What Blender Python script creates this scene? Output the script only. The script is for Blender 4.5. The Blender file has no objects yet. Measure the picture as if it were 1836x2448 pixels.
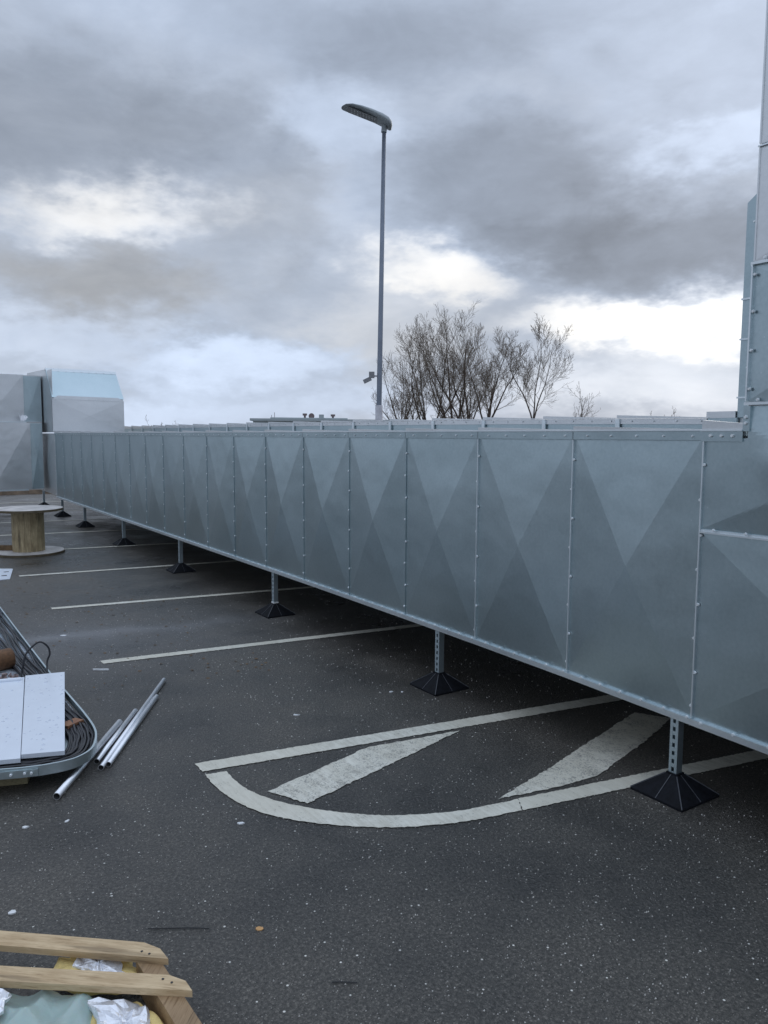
import bpy, bmesh, math, random
from mathutils import Vector, Matrix
random.seed(7)
R = math.radians
scene = bpy.context.scene
COL = scene.collection

# ------------------------------------------------------------------ camera
cam_data = bpy.data.cameras.new('camera')
cam = bpy.data.objects.new('camera', cam_data)
COL.objects.link(cam)
scene.camera = cam
cam_data.sensor_fit = 'VERTICAL'
cam_data.sensor_height = 24.0
cam_data.lens = 24.0 * 1838.0 / 2448.0
cam_data.clip_start = 0.05
cam_data.clip_end = 2000
EYE = 1.8
cam.location = (0, 0, EYE)
# +Y runs along the duct; the camera looks 33.6 deg to its right and 5.6 deg down
cam.matrix_world = (Matrix.Translation((0, 0, EYE)) @ Matrix.Rotation(R(-33.641), 4, 'Z')
                    @ Matrix.Rotation(R(90 - 5.611), 4, 'X') @ Matrix.Rotation(R(0.3), 4, 'Z'))

# ------------------------------------------------------------------ world: overcast sky with broken cloud
SUN_AZ, SUN_EL = 55.0, 24.0          # azimuth from +Y towards +X
world = bpy.data.worlds.new('World')
scene.world = world
world.use_nodes = True
nt = world.node_tree
nt.nodes.clear()


class NT:
    """small helper for wiring value maths"""
    def __init__(s, tree): s.t = tree

    def n(s, kind, **kw):
        x = s.t.nodes.new(kind)
        for k, v in kw.items():
            setattr(x, k, v)
        return x

    def put(s, sock, v):
        if isinstance(v, (int, float)):
            sock.default_value = v
        elif isinstance(v, tuple):
            sock.default_value = v
        else:
            s.t.links.new(v, sock)

    def m(s, op, a, b=0.0, c=0.0, clamp=False):
        x = s.n('ShaderNodeMath', operation=op, use_clamp=clamp)
        s.put(x.inputs[0], a); s.put(x.inputs[1], b); s.put(x.inputs[2], c)
        return x.outputs[0]

    def noise(s, vec, scale, detail=2, rough=.5, w=None, dist=0.0):
        x = s.n('ShaderNodeTexNoise')
        if w is not None:
            x.noise_dimensions = '4D'; x.inputs['W'].default_value = w
        s.put(x.inputs['Vector'], vec)
        x.inputs['Scale'].default_value = scale
        x.inputs['Detail'].default_value = detail
        x.inputs['Roughness'].default_value = rough
        x.inputs['Distortion'].default_value = dist
        return x.outputs['Fac']

    def mix(s, f, a, b, blend='MIX'):
        x = s.n('ShaderNodeMix', data_type='RGBA', blend_type=blend)
        s.put(x.inputs[0], f); s.put(x.inputs[6], a); s.put(x.inputs[7], b)
        return x.outputs[2]

    def ramp(s, f, stops, interp='LINEAR'):
        x = s.n('ShaderNodeValToRGB')
        x.color_ramp.interpolation = interp
        e = x.color_ramp.elements
        while len(e) > 1:
            e.remove(e[-1])
        e[0].position = stops[0][0]; e[0].color = stops[0][1]
        for p, c in stops[1:]:
            q = e.new(p); q.color = c
        s.put(x.inputs[0], f)
        return x.outputs['Color']


W = NT(nt)
tc = W.n('ShaderNodeTexCoord')
sep = W.n('ShaderNodeSeparateXYZ')
nt.links.new(tc.outputs['Generated'], sep.inputs[0])
az0 = W.m('MULTIPLY', W.m('ARCTAN2', sep.outputs[0], sep.outputs[1]), 57.2958)
el0 = W.m('MULTIPLY', W.m('ARCSINE', sep.outputs[2]), 57.2958)
# cloud texture lives on a flattened direction so that clouds stretch sideways
mp = W.n('ShaderNodeMapping'); mp.inputs['Scale'].default_value = (1, 1, 2.1)
nt.links.new(tc.outputs['Generated'], mp.inputs[0])
flat = mp.outputs[0]


def warped(base, amp1, amp2, amp3, seed):
    a = W.m('MULTIPLY', W.m('SUBTRACT', W.noise(flat, 3.2, 3, .5, seed), .5), amp1)
    b = W.m('MULTIPLY', W.m('SUBTRACT', W.noise(flat, 9.0, 4, .6, seed + 3), .5), amp2)
    c = W.m('MULTIPLY', W.m('SUBTRACT', W.noise(flat, 30.0, 4, .6, seed + 5), .5), amp3)
    return W.m('ADD', W.m('ADD', W.m('ADD', base, a), b), c)


az = warped(az0, 13, 12, 4, 1.3)
el = warped(el0, 6, 6.5, 2.4, 7.7)


def blob(a, e, ra, re):
    da = W.m('DIVIDE', W.m('SUBTRACT', az, a), ra)
    de = W.m('DIVIDE', W.m('SUBTRACT', el, e), re)
    d2 = W.m('ADD', W.m('MULTIPLY', da, da), W.m('MULTIPLY', de, de))
    return W.m('EXPONENT', W.m('MULTIPLY', W.m('POWER', d2, 1.6), -.8))


# (azimuth, elevation, half-widths, brightness, warmth)
CLOUDS = [
    (10.0, 20.0, 9, 4.5, -.13, .05),
    (21.0, 19.5, 6, 4.0, -.10, .0),
    (16.5, 15.0, 6.0, 1.7, .19, .85),
    (15.5, 10.6, 8, 2.2, -.10, .50),
    (25.5, 15.0, 3.6, 2.6, -.07, .15),
    (12.0, 6.6, 9, 1.4, .08, .0),
    (23.0, 5.2, 6, 1.6, .16, -.5),
    (20.0, 1.5, 16, 1.8, .13, -.2),
    (36.5, 12.0, 5.0, 1.7, .22, .85),
    (33.0, 7.5, 5, 3.0, .08, .40),
    (42.0, 17.4, 8.5, 3.4, -.13, -.6),
    (54.0, 12.4, 8.5, 2.8, -.155, -.4),
    (46.0, 14.2, 5.5, 2.2, -.09, -.4),
    (54.5, 18.6, 5.0, 1.6, .14, -.4),
    (56.5, 7.0, 8.5, 2.0, .36, .8),
    (46.0, 7.8, 6.0, 1.8, .22, .7),
    (52.0, 3.0, 12, 1.8, .17, .30),
    (57.0, 26.0, 9, 4.5, .05, -.5),
    (34.0, 26.0, 7, 3.0, -.06, -.1),
    (30.0, 21.5, 4.5, 3.0, .08, -.1),
    (17.0, 25.5, 5, 2.5, .0, .0),
    (30.0, 28.5, 22, 3.5, -.04, -.2),
]
V = .735
Wm = .13
for a, e, ra, re, b, w in CLOUDS:
    g = blob(a, e, ra, re)
    V = W.m('ADD', W.m('MULTIPLY', g, b), V)
    Wm = W.m('ADD', W.m('MULTIPLY', g, w), Wm)
fb = W.noise(flat, 2.6, 7, .56, 2.2, .25)
fb2 = W.noise(flat, 8.0, 6, .6, 5.2, .4)
V = W.m('ADD', V, W.m('MULTIPLY', W.m('SUBTRACT', fb, .5), .26))
V = W.m('ADD', V, W.m('MULTIPLY', W.m('SUBTRACT', fb2, .5), .18))
V = W.m('MAXIMUM', V, .35)
low = W.m('SUBTRACT', 1.0, W.m('DIVIDE', el0, 30.0), clamp=True)
Wm = W.m('ADD', Wm, W.m('MULTIPLY', W.m('SUBTRACT', fb2, .5), .35))
Wm = W.m('MULTIPLY', W.m('MAXIMUM', Wm, 0.0), W.m('ADD', W.m('MULTIPLY', low, .6), .4), clamp=True)
tint = W.mix(Wm, (.85, .995, 1.25, 1), (1.05, 1.01, .94, 1))
lin = W.m('POWER', V, 2.2)
# an overcast sky brightens towards the zenith
lin = W.m('MULTIPLY', lin, W.m('ADD', 1.0, W.m('MULTIPLY', W.m('MAXIMUM', W.m('SUBTRACT', sep.outputs[2], .42), 0.0), 1.7)))
cloud = W.n('ShaderNodeVectorMath', operation='SCALE')
nt.links.new(tint, cloud.inputs[0])
nt.links.new(W.m('MULTIPLY', lin, 10.0), cloud.inputs['Scale'])
sky = W.n('ShaderNodeTexSky', sky_type='NISHITA', sun_disc=False)
sky.sun_elevation = R(SUN_EL); sky.sun_rotation = R(SUN_AZ)
col = W.mix(.975, sky.outputs[0], cloud.outputs[0])
bg = W.n('ShaderNodeBackground'); bg.inputs['Strength'].default_value = .1
nt.links.new(col, bg.inputs['Color'])
wo = W.n('ShaderNodeOutputWorld')
nt.links.new(bg.outputs[0], wo.inputs[0])

sun_data = bpy.data.lights.new('sun', 'SUN')
sun_data.energy = .5; sun_data.angle = R(25); sun_data.color = (1, .96, .9)
sun = bpy.data.objects.new('sun', sun_data); COL.objects.link(sun)
sd = Vector((math.sin(R(SUN_AZ)) * math.cos(R(SUN_EL)), math.cos(R(SUN_AZ)) * math.cos(R(SUN_EL)), math.sin(R(SUN_EL))))
sun.rotation_euler = (-sd).to_track_quat('-Z', 'Y').to_euler()

scene.view_settings.view_transform = 'Standard'
scene.view_settings.look = 'None'
scene.view_settings.exposure = .08
scene.view_settings.gamma = 1
scene.view_settings.use_curve_mapping = False


# ------------------------------------------------------------------ materials
def new_mat(name):
    m = bpy.data.materials.new(name); m.use_nodes = True
    t = m.node_tree
    return m, NT(t), t.nodes['Principled BSDF'], t


def bump(w, t, bs, h, strength=.3, dist=.01):
    b = w.n('ShaderNodeBump'); b.inputs['Strength'].default_value = strength; b.inputs['Distance'].default_value = dist
    t.links.new(h, b.inputs['Height']); t.links.new(b.outputs[0], bs.inputs['Normal'])


def obj_co(w):
    return w.n('ShaderNodeTexCoord').outputs['Object']


def pos_co(w):
    return w.n('ShaderNodeNewGeometry').outputs['Position']


def plain(name, c, rough=.6, metal=0.0, var=.12, scale=12.0, bstr=0.0, bscale=60.0):
    m, w, bs, t = new_mat(name)
    co = obj_co(w)
    f = w.noise(co, scale, 4, .6)
    a = tuple(x * (1 - var) for x in c) + (1,)
    b = tuple(min(1, x * (1 + var)) for x in c) + (1,)
    t.links.new(w.ramp(f, [(.3, a), (.7, b)]), bs.inputs['Base Color'])
    bs.inputs['Roughness'].default_value = rough
    bs.inputs['Metallic'].default_value = metal
    if bstr:
        bump(w, t, bs, w.noise(co, bscale, 4, .6), bstr, .004)
    return m


def mat_galv(name, c0, c1, r0, r1, drops=True, wave=.3):
    m, w, bs, t = new_mat(name)
    co = pos_co(w)
    big = w.noise(co, 1.1, 3, .5)
    fine = w.noise(co, 55, 3, .6)
    vor = w.n('ShaderNodeTexVoronoi', feature='F1'); vor.inputs['Scale'].default_value = 60
    t.links.new(co, vor.inputs['Vector'])
    f = w.m('ADD', w.m('MULTIPLY', big, .55), w.m('MULTIPLY', fine, .45))
    c = w.ramp(f, [(.32, c0 + (1,)), (.68, c1 + (1,))])
    if drops:
        v2 = w.n('ShaderNodeTexVoronoi', feature='F1'); v2.inputs['Scale'].default_value = 26
        t.links.new(co, v2.inputs['Vector'])
        sepc = w.n('ShaderNodeSeparateColor'); t.links.new(v2.outputs['Color'], sepc.inputs[0])
        thr = w.m('MULTIPLY', w.m('GREATER_THAN', sepc.outputs[0], .72), .085)
        dr = w.m('LESS_THAN', v2.outputs['Distance'], thr)
        c = w.mix(w.m('MULTIPLY', dr, .30), c, (.8, .85, .88, 1))
    t.links.new(c, bs.inputs['Base Color'])
    bs.inputs['Metallic'].default_value = 1.0
    rr = w.m('ADD', r0, w.m('MULTIPLY', w.m('ADD', w.m('MULTIPLY', vor.outputs['Distance'], .5), w.m('MULTIPLY', big, .6)), r1 - r0))
    t.links.new(rr, bs.inputs['Roughness'])
    h = w.m('ADD', w.m('MULTIPLY', w.noise(co, 2.3, 2, .5), 1.0), w.m('MULTIPLY', fine, .012))
    bump(w, t, bs, h, wave, .05)
    return m


M = {}
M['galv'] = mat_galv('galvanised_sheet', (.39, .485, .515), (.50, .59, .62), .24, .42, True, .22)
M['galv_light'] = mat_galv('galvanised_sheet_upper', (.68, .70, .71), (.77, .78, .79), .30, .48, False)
M['flange'] = mat_galv('galvanised_flange', (.72, .79, .82), (.84, .88, .90), .34, .5, False, .1)
M['screw'] = plain('zinc_screw', (.84, .87, .88), .38, .35)
M['dark_void'] = plain('shaded_hollow', (.035, .036, .038), .8)  # near-black standing for the shade inside the pipes; also the plate's slots
M['post'] = mat_galv('strut_post_zinc', (.50, .60, .64), (.62, .71, .75), .4, .55, False, .05)
M['rubber'] = plain('black_rubber', (.006, .007, .010), .75, 0, .5, 25, .3, 120)
M['rubber'].node_tree.nodes['Principled BSDF'].inputs['Specular IOR Level'].default_value = .22
M['rib'] = plain('foot_moulding_edge', (.07, .075, .085), .4)
M['cable'] = plain('black_cable', (.018, .018, .022), .38, 0, .3, 20)
M['plate'] = plain('white_coated_plate', (.76, .81, .88), .3, .15, .03, 6)
M['tray_floor'] = plain('tray_floor', (.62, .68, .74), .45, .4, .08, 14)
M['tray_rail'] = mat_galv('tray_rail', (.5, .58, .6), (.6, .68, .7), .38, .5, False, .05)
M['rust'] = plain('rusty_brown', (.17, .085, .04), .75, 0, .35, 40, .4, 90)
M['foil'] = plain('aluminium_foil', (.88, .89, .92), .32, .55, .05, 30, 1.0, 45)
M['foam'] = plain('yellow_foam', (.78, .60, .24), .9, 0, .12, 60, .6, 150)
M['timber_dark'] = plain('dark_timber', (.16, .10, .05), .8, 0, .4, 20, .4, 90)
M['lamp_body'] = plain('lamp_grey', (.32, .35, .36), .5, .3, .1)
M['lamp_lens'] = plain('lamp_lens', (.20, .205, .21), .35, 0, .3, 90)
M['pole'] = plain('painted_pole', (.19, .215, .26), .5, .35, .12, 5)
M['pole_collar'] = plain('weathered_collar', (.45, .44, .46), .6, .2, .3, 5)
M['bark'] = plain('bark', (.10, .074, .058), .9, 0, .3, 3)
M['twig'] = plain('twig', (.19, .15, .115), .9, 0, .25, 3)
M['render_wall'] = plain('pale_parapet', (.42, .47, .48), .7, 0, .06, 2)
M['vent'] = plain('vent_brown', (.22, .17, .17), .6, .2)
M['scrap'] = plain('white_scrap', (.75, .76, .76), .6)
M['orange'] = plain('orange_scrap', (.60, .34, .14), .7)
M['wire'] = plain('wire', (.02, .02, .022), .5)
M['grit'] = plain('grit', (.52, .50, .46), .5, 0, .6, 45)
M['pipe'] = mat_galv('conduit_zinc', (.80, .81, .84), (.92, .92, .94), .32, .46, False, .05)
M['camera_shell'] = plain('camera_shell', (.22, .22, .23), .5)
M['brown_verge'] = plain('brown_verge', (.10, .07, .045), .95, 0, .5, 4, .6, 20)


def mat_wood(name, c0, c1, axis, dark=(.12, .08, .04)):
    m, w, bs, t = new_mat(name)
    co = pos_co(w)
    d = Vector(axis).normalized()
    # grain: stretch along the plank
    rot = d.to_track_quat('X', 'Z').to_euler()
    mp = w.n('ShaderNodeMapping', vector_type='TEXTURE')
    mp.inputs['Rotation'].default_value = rot
    mp.inputs['Scale'].default_value = (14, 1, 1)
    t.links.new(co, mp.inputs[0])
    g = w.noise(mp.outputs[0], 70, 5, .65, None, .6)
    b = w.noise(co, 7, 3, .6)
    c = w.ramp(w.m('ADD', w.m('MULTIPLY', g, .6), w.m('MULTIPLY', b, .4)), [(.34, c0 + (1,)), (.64, c1 + (1,))])
    kn = w.noise(mp.outputs[0], 16, 3, .6, 3.0)
    kf = w.ramp(kn, [(.58, (0, 0, 0, 1)), (.68, (1, 1, 1, 1))])
    c = w.mix(w.m('MULTIPLY', kf, .6), c, dark + (1,))
    t.links.new(c, bs.inputs['Base Color'])
    st_ = w.ramp(w.noise(mp.outputs[0], 150, 4, .7, 6.0, .3), [(.52, (1, 1, 1, 1)), (.66, (.55, .48, .40, 1))])
    c = w.mix(.8, c, st_, 'MULTIPLY')
    t.links.new(c, bs.inputs['Base Color'])
    bs.inputs['Roughness'].default_value = .62
    bump(w, t, bs, g, .35, .004)
    return m


PD = Vector((.757, -.653, 0)).normalized()      # plank direction of the pallet
M['plank'] = mat_wood('pallet_wood', (.44, .30, .16), (.70, .53, .32), PD)
M['bearer'] = mat_wood('pallet_bearer_wood', (.26, .165, .085), (.40, .27, .15), (-PD.y, PD.x, 0))
M['drum_wood'] = mat_wood('drum_stave_wood', (.22, .165, .085), (.54, .43, .26), (0, 0, 1), (.05, .04, .025))
M['drum_disc'] = plain('drum_disc_wood', (.52, .49, .46), .55, 0, .3, 6, .3, 40)
M['drum_edge'] = plain('drum_rim_wood', (.11, .085, .05), .8, 0, .35, 12)


def mat_sheet():
    m, w, bs, t = new_mat('green_plastic_film')
    bs.inputs['Base Color'].default_value = (.50, .64, .60, 1)
    bs.inputs['Roughness'].default_value = .32
    bs.inputs['Alpha'].default_value = .80
    bs.inputs['Subsurface Weight'].default_value = .15
    bump(w, t, bs, w.noise(obj_co(w), 14, 4, .5, None, .5), .5, .02)
    return m


M['film'] = mat_sheet()


def mat_asphalt():
    m, w, bs, t = new_mat('asphalt')
    co = pos_co(w)
    fine = w.noise(co, 260, 3, .75)
    mid = w.noise(co, 70, 4, .7)
    big = w.noise(co, .55, 5, .6)
    big2 = w.noise(co, 2.2, 4, .6, 4.0)
    v = w.n('ShaderNodeTexVoronoi', feature='F1'); v.inputs['Scale'].default_value = 105
    t.links.new(co, v.inputs['Vector'])
    sc = w.n('ShaderNodeSeparateColor'); t.links.new(v.outputs['Color'], sc.inputs[0])
    s = w.m('ADD', w.m('MULTIPLY', fine, .5), w.m('MULTIPLY', mid, .5))
    c = w.ramp(s, [(.36, (.017, .016, .014, 1)), (.50, (.064, .060, .053, 1)), (.64, (.18, .168, .148, 1))])
    # worn lighter aggregate
    agg = w.m('MULTIPLY', w.m('GREATER_THAN', sc.outputs[1], .80), w.m('LESS_THAN', v.outputs['Distance'], .42))
    c = w.mix(w.m('MULTIPLY', agg, .38), c, (.26, .24, .21, 1))
    # white flecks
    v2 = w.n('ShaderNodeTexVoronoi', feature='F1'); v2.inputs['Scale'].default_value = 34
    t.links.new(co, v2.inputs['Vector'])
    s2 = w.n('ShaderNodeSeparateColor'); t.links.new(v2.outputs['Color'], s2.inputs[0])
    fl = w.m('LESS_THAN', v2.outputs['Distance'], w.m('MULTIPLY', w.m('GREATER_THAN', s2.outputs[0], .72), w.m('MULTIPLY', s2.outputs[2], .15)))
    c = w.mix(w.m('MULTIPLY', fl, .95), c, (.78, .77, .72, 1))
    # broad patches of damp / dry
    patch = w.ramp(w.m('ADD', w.m('MULTIPLY', big, .6), w.m('MULTIPLY', big2, .4)), [(.38, (.56, .56, .57, 1)), (.60, (1.25, 1.22, 1.17, 1))])
    c = w.mix(1.0, c, patch, 'MULTIPLY')
    # washed-out streak of dried silt running beside the third bay line
    sp = w.n('ShaderNodeSeparateXYZ'); t.links.new(co, sp.inputs[0])
    yy = w.m('ADD', sp.outputs[1], w.m('MULTIPLY', sp.outputs[0], .165))
    yy = w.m('ADD', yy, w.m('MULTIPLY', w.m('SUBTRACT', w.noise(co, 1.6, 4, .6, 8.0), .5), .7))
    q = w.m('DIVIDE', w.m('SUBTRACT', yy, 7.42), .16)
    st = w.m('EXPONENT', w.m('MULTIPLY', w.m('MULTIPLY', q, q), -1.0))
    q2 = w.m('DIVIDE', w.m('SUBTRACT', yy, 7.25), .9)
    st2 = w.m('EXPONENT', w.m('MULTIPLY', w.m('MULTIPLY', q2, q2), -1.0))
    lft = w.m('SUBTRACT', 1.0, w.m('DIVIDE', w.m('SUBTRACT', sp.outputs[0], 1.0), 2.2), clamp=True)
    sf = w.m('MULTIPLY', w.m('ADD', w.m('MULTIPLY', st, .46), w.m('MULTIPLY', st2, .26)), w.m('ADD', w.m('MULTIPLY', lft, .8), .2))
    c = w.mix(sf, c, (.26, .26, .27, 1))
    t.links.new(c, bs.inputs['Base Color'])
    wet = w.ramp(w.m('ADD', w.m('MULTIPLY', big, .5), w.m('MULTIPLY', big2, .5)), [(.40, (.26, .26, .26, 1)), (.60, (.55, .55, .55, 1))])
    t.links.new(wet, bs.inputs['Roughness'])
    bs.inputs['Specular IOR Level'].default_value = .5
    h = w.m('ADD', w.m('MULTIPLY', fine, .5), w.m('ADD', mid, w.m('MULTIPLY', v.outputs['Distance'], .7)))
    bump(w, t, bs, h, .75, .006)
    return m


M['asphalt'] = mat_asphalt()


def mat_paint(name, worn=0.25, seed=1.0, tone=1.0):
    m, w, bs, t = new_mat(name)
    co = pos_co(w)
    n1 = w.noise(co, 9, 5, .7, seed)
    n2 = w.noise(co, 120, 3, .7, seed)
    n3 = w.noise(co, 2.5, 3, .6, seed + 1)
    c = w.ramp(w.m('ADD', w.m('MULTIPLY', n1, .5), w.m('MULTIPLY', n3, .5)),
               [(.35, (.62 * tone, .60 * tone, .51 * tone, 1)), (.6, (.82 * tone, .80 * tone, .70 * tone, 1))])
    # grime rubbed across the line, and creamier stretches
    mpz = w.n('ShaderNodeMapping'); mpz.inputs['Scale'].default_value = (34, 5, 5); mpz.inputs['Rotation'].default_value = (0, 0, .5)
    t.links.new(co, mpz.inputs[0])
    gr_ = w.ramp(w.noise(mpz.outputs[0], 1.3, 4, .7, seed + 2), [(.40, (.66, .64, .60, 1)), (.58, (1, 1, 1, 1))])
    c = w.mix(.5, c, gr_, 'MULTIPLY')
    c = w.mix(w.ramp(w.noise(co, 1.1, 2, .5, seed + 6), [(.42, (0, 0, 0, 1)), (.60, (.55, .55, .55, 1))]), c, (.62, .58, .47, 1))
    hole = w.m('ADD', w.m('MULTIPLY', n2, .62), w.m('MULTIPLY', n1, .38))
    hf = w.ramp(hole, [(.30 + worn * .30, (1, 1, 1, 1)), (.36 + worn * .32, (0, 0, 0, 1))])
    c = w.mix(w.m('MULTIPLY', hf, .75), c, (.17, .165, .155, 1))
    t.links.new(c, bs.inputs['Base Color'])
    bs.inputs['Roughness'].default_value = .55
    bump(w, t, bs, w.m('ADD', n2, w.m('MULTIPLY', n1, .4)), .45, .004)
    return m


M['paint'] = mat_paint('road_paint', .22)
M['paint_worn'] = mat_paint('road_paint_worn', .40, 3.0)
M['paint_far'] = mat_paint('road_paint_far', .3, 5.0, .9)

pm, pw, pb, pt = new_mat('puddle_water')
pb.inputs['Base Color'].default_value = (.03, .03, .032, 1)
pb.inputs['Roughness'].default_value = .03
pb.inputs['Specular IOR Level'].default_value = .9
M['puddle'] = pm


# ------------------------------------------------------------------ mesh helpers
class MB:
    def __init__(s): s.v = []; s.f = []

    def poly(s, pts):
        i = len(s.v); s.v += [tuple(p) for p in pts]; s.f.append(tuple(range(i, i + len(pts)))); return s

    def box(s, x0, x1, y0, y1, z0, z1):
        i = len(s.v)
        s.v += [(x, y, z) for z in (z0, z1) for x, y in ((x0, y0), (x1, y0), (x1, y1), (x0, y1))]
        s.f += [tuple(i + k for k in q) for q in ((3, 2, 1, 0), (4, 5, 6, 7), (0, 1, 5, 4), (1, 2, 6, 5), (2, 3, 7, 6), (3, 0, 4, 7))]
        return s

    def hexa(s, b, t):
        """b, t: four bottom and four top points"""
        i = len(s.v); s.v += [tuple(p) for p in b] + [tuple(p) for p in t]
        s.f += [tuple(i + k for k in q) for q in ((3, 2, 1, 0), (4, 5, 6, 7), (0, 1, 5, 4), (1, 2, 6, 5), (2, 3, 7, 6), (3, 0, 4, 7))]
        return s

    def obox(s, p, q, w, h, up=(0, 0, 1)):
        """box running p -> q, width w across, height h along up"""
        p, q, up = Vector(p), Vector(q), Vector(up)
        d = (q - p).normalized(); sd = d.cross(up).normalized(); u = sd.cross(d)
        def ring(c): return [c - sd * w / 2 - u * h / 2, c + sd * w / 2 - u * h / 2, c + sd * w / 2 + u * h / 2, c - sd * w / 2 + u * h / 2]
        a, b = ring(p), ring(q)
        i = len(s.v); s.v += [tuple(x) for x in a + b]
        s.f += [tuple(i + k for k in q_) for q_ in ((0, 1, 2, 3), (7, 6, 5, 4), (0, 4, 5, 1), (1, 5, 6, 2), (2, 6, 7, 3), (3, 7, 4, 0))]
        return s

    def tube(s, pts, radii, n=8, cap=True):
        pts = [Vector(p) for p in pts]
        if not isinstance(radii, (list, tuple)): radii = [radii] * len(pts)
        base = len(s.v); u = None
        for k, p in enumerate(pts):
            d = (pts[min(k + 1, len(pts) - 1)] - pts[max(k - 1, 0)]).normalized()
            if u is None: u = d.orthogonal().normalized()
            else: u = (u - d * u.dot(d)).normalized()
            w_ = d.cross(u)
            for j in range(n):
                a = 2 * math.pi * j / n
                s.v.append(tuple(p + (u * math.cos(a) + w_ * math.sin(a)) * radii[k]))
        for k in range(len(pts) - 1):
            for j in range(n):
                a, b = base + k * n + j, base + k * n + (j + 1) % n
                s.f.append((a, b, b + n, a + n))
        if cap:
            s.f.append(tuple(base + j for j in reversed(range(n))))
            s.f.append(tuple(base + (len(pts) - 1) * n + j for j in range(n)))
        return s

    def build(s, name, mat, parent=None, org=(0, 0, 0), smooth=False):
        me = bpy.data.meshes.new(name)
        o = Vector(org)
        me.from_pydata([(x - o.x, y - o.y, z - o.z) for x, y, z in s.v], [], s.f)
        me.materials.append(mat)
        if smooth:
            me.polygons.foreach_set('use_smooth', [True] * len(me.polygons))
        me.update()
        ob = bpy.data.objects.new(name, me); COL.objects.link(ob)
        if parent is not None: ob.parent = parent
        else: ob.location = o
        return ob


def empty(name, loc, label, cat, group=None):
    o = bpy.data.objects.new(name, None); COL.objects.link(o); o.location = loc
    o.empty_display_size = .2
    tag(o, label, cat, group)
    return o


def tag(o, label, cat, group=None):
    o['label'] = label; o['category'] = cat
    if group: o['group'] = group
    return o


def struct(name, mb, mat, smooth=False):
    o = mb.build(name, mat, smooth=smooth); o['kind'] = 'structure'; return o


def children(o):
    return [c for c in bpy.data.objects if c.parent == o]


def copy_tree(o, parent=None):
    c = o.copy(); COL.objects.link(c); c.parent = parent
    for ch in children(o):
        copy_tree(ch, c)
    return c


def catmull(P, n=6):
    P = [Vector(p) for p in P]; Q = [P[0] * 2 - P[1]] + P + [P[-1] * 2 - P[-2]]; out = []
    for i in range(1, len(Q) - 2):
        for k in range(n):
            t = k / n
            a, b, c, d = Q[i - 1:i + 3]
            out.append(.5 * (2 * b + (c - a) * t + (2 * a - 5 * b + 4 * c - d) * t * t + (3 * b - a - 3 * c + d) * t ** 3))
    out.append(P[-1]); return out


# ------------------------------------------------------------------ ground
g = MB()
g.poly([(-300, -120, 0), (400, -120, 0), (400, 400, 0), (-300, 400, 0)])
struct('ground', g, M['asphalt'])
b = MB()
n = 60
for i in range(n):           # uneven planted strip at the far edge of the deck
    x = -6 + 22 * i / n
    h = .10 + .08 * random.random()
    b.hexa([(x, 25.2, 0), (x + 22 / n + .02, 25.2, 0), (x + 22 / n + .02, 26.8, 0), (x, 26.8, 0)],
           [(x, 25.35 + .1 * random.random(), h), (x + 22 / n + .02, 25.4, h + .03 * random.random()), (x + 22 / n + .02, 26.6, h), (x, 26.6, h)])
v = b.build('planted_strip', M['brown_verge']); v['kind'] = 'stuff'


wl = MB(); wl.box(7.0, 7.16, -14, 60, 0, .95); wl.box(6.96, 7.20, -14, 60, .953, .99)  # wall added out of sight to block light from under the ducts
wl = wl.build('unseen_shade_wall', plain('shade_wall_grey', (.30, .30, .29), .8, 0, .15, 2), None, (7.0, 10, 0))
tag(wl, 'low wall added unseen behind the ducts to keep the ground beneath dark', 'wall')


# ------------------------------------------------------------------ painted markings (sheets 4 mm proud)
def ragged(P, step=.05, amp=.003):
    out = []
    for i, p in enumerate(P):
        q = P[(i + 1) % len(P)]
        p, q = Vector(p), Vector(q); L = (q - p).length; k = max(1, int(L / step))
        nrm = Vector((-(q - p).y, (q - p).x)).normalized() if L else Vector((0, 0))
        for j in range(k):
            a = p.lerp(q, j / k)
            out.append(a + nrm * random.uniform(-amp, amp))
    return out


def sheet(P, name, mat, z=.004, step=.014, amp=.0035):
    bm = bmesh.new()
    vs = [bm.verts.new((p.x, p.y, z)) for p in ragged(P, step, amp)]
    f = bm.faces.new(vs)
    bmesh.ops.triangulate(bm, faces=[f])
    me = bpy.data.meshes.new(name); 
    for f in bm.faces:
        if f.normal.z < 0: f.normal_flip()
    bm.to_mesh(me); bm.free(); me.materials.append(mat)
    o = bpy.data.objects.new(name, me); COL.objects.link(o); o['kind'] = 'structure'
    return o


def bay_line(x0, y0, x1, slope=-.157, w=.105, mat=None, slant=.0):
    c = math.sqrt(1 + slope * slope)
    d = w * c
    P = [(x0, y0), (x1, y0 + (x1 - x0) * slope), (x1, y0 + (x1 - x0) * slope - d), (x0 + slant, y0 + slant * slope - d)]
    sheet(P, 'parking_line', mat or M['paint'])


bay_line(1.395, 3.965, 6.2, -.168, .12)
bay_line(1.44, 6.25, 7.0, -.132, .095)
bay_line(1.475, 8.49, 7.0, -.150, .09)
bay_line(1.49, 10.68, 7.0, -.115, .09, M['paint_far'])
bay_line(1.55, 12.99, 8, -.15, .09, M['paint_far'])
for k, yy in enumerate((15.24, 17.45, 19.7, 22.55)):
    bay_line(-2.5, yy + .15 * 4, 8, -.15, .09, M['paint_far'])

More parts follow.
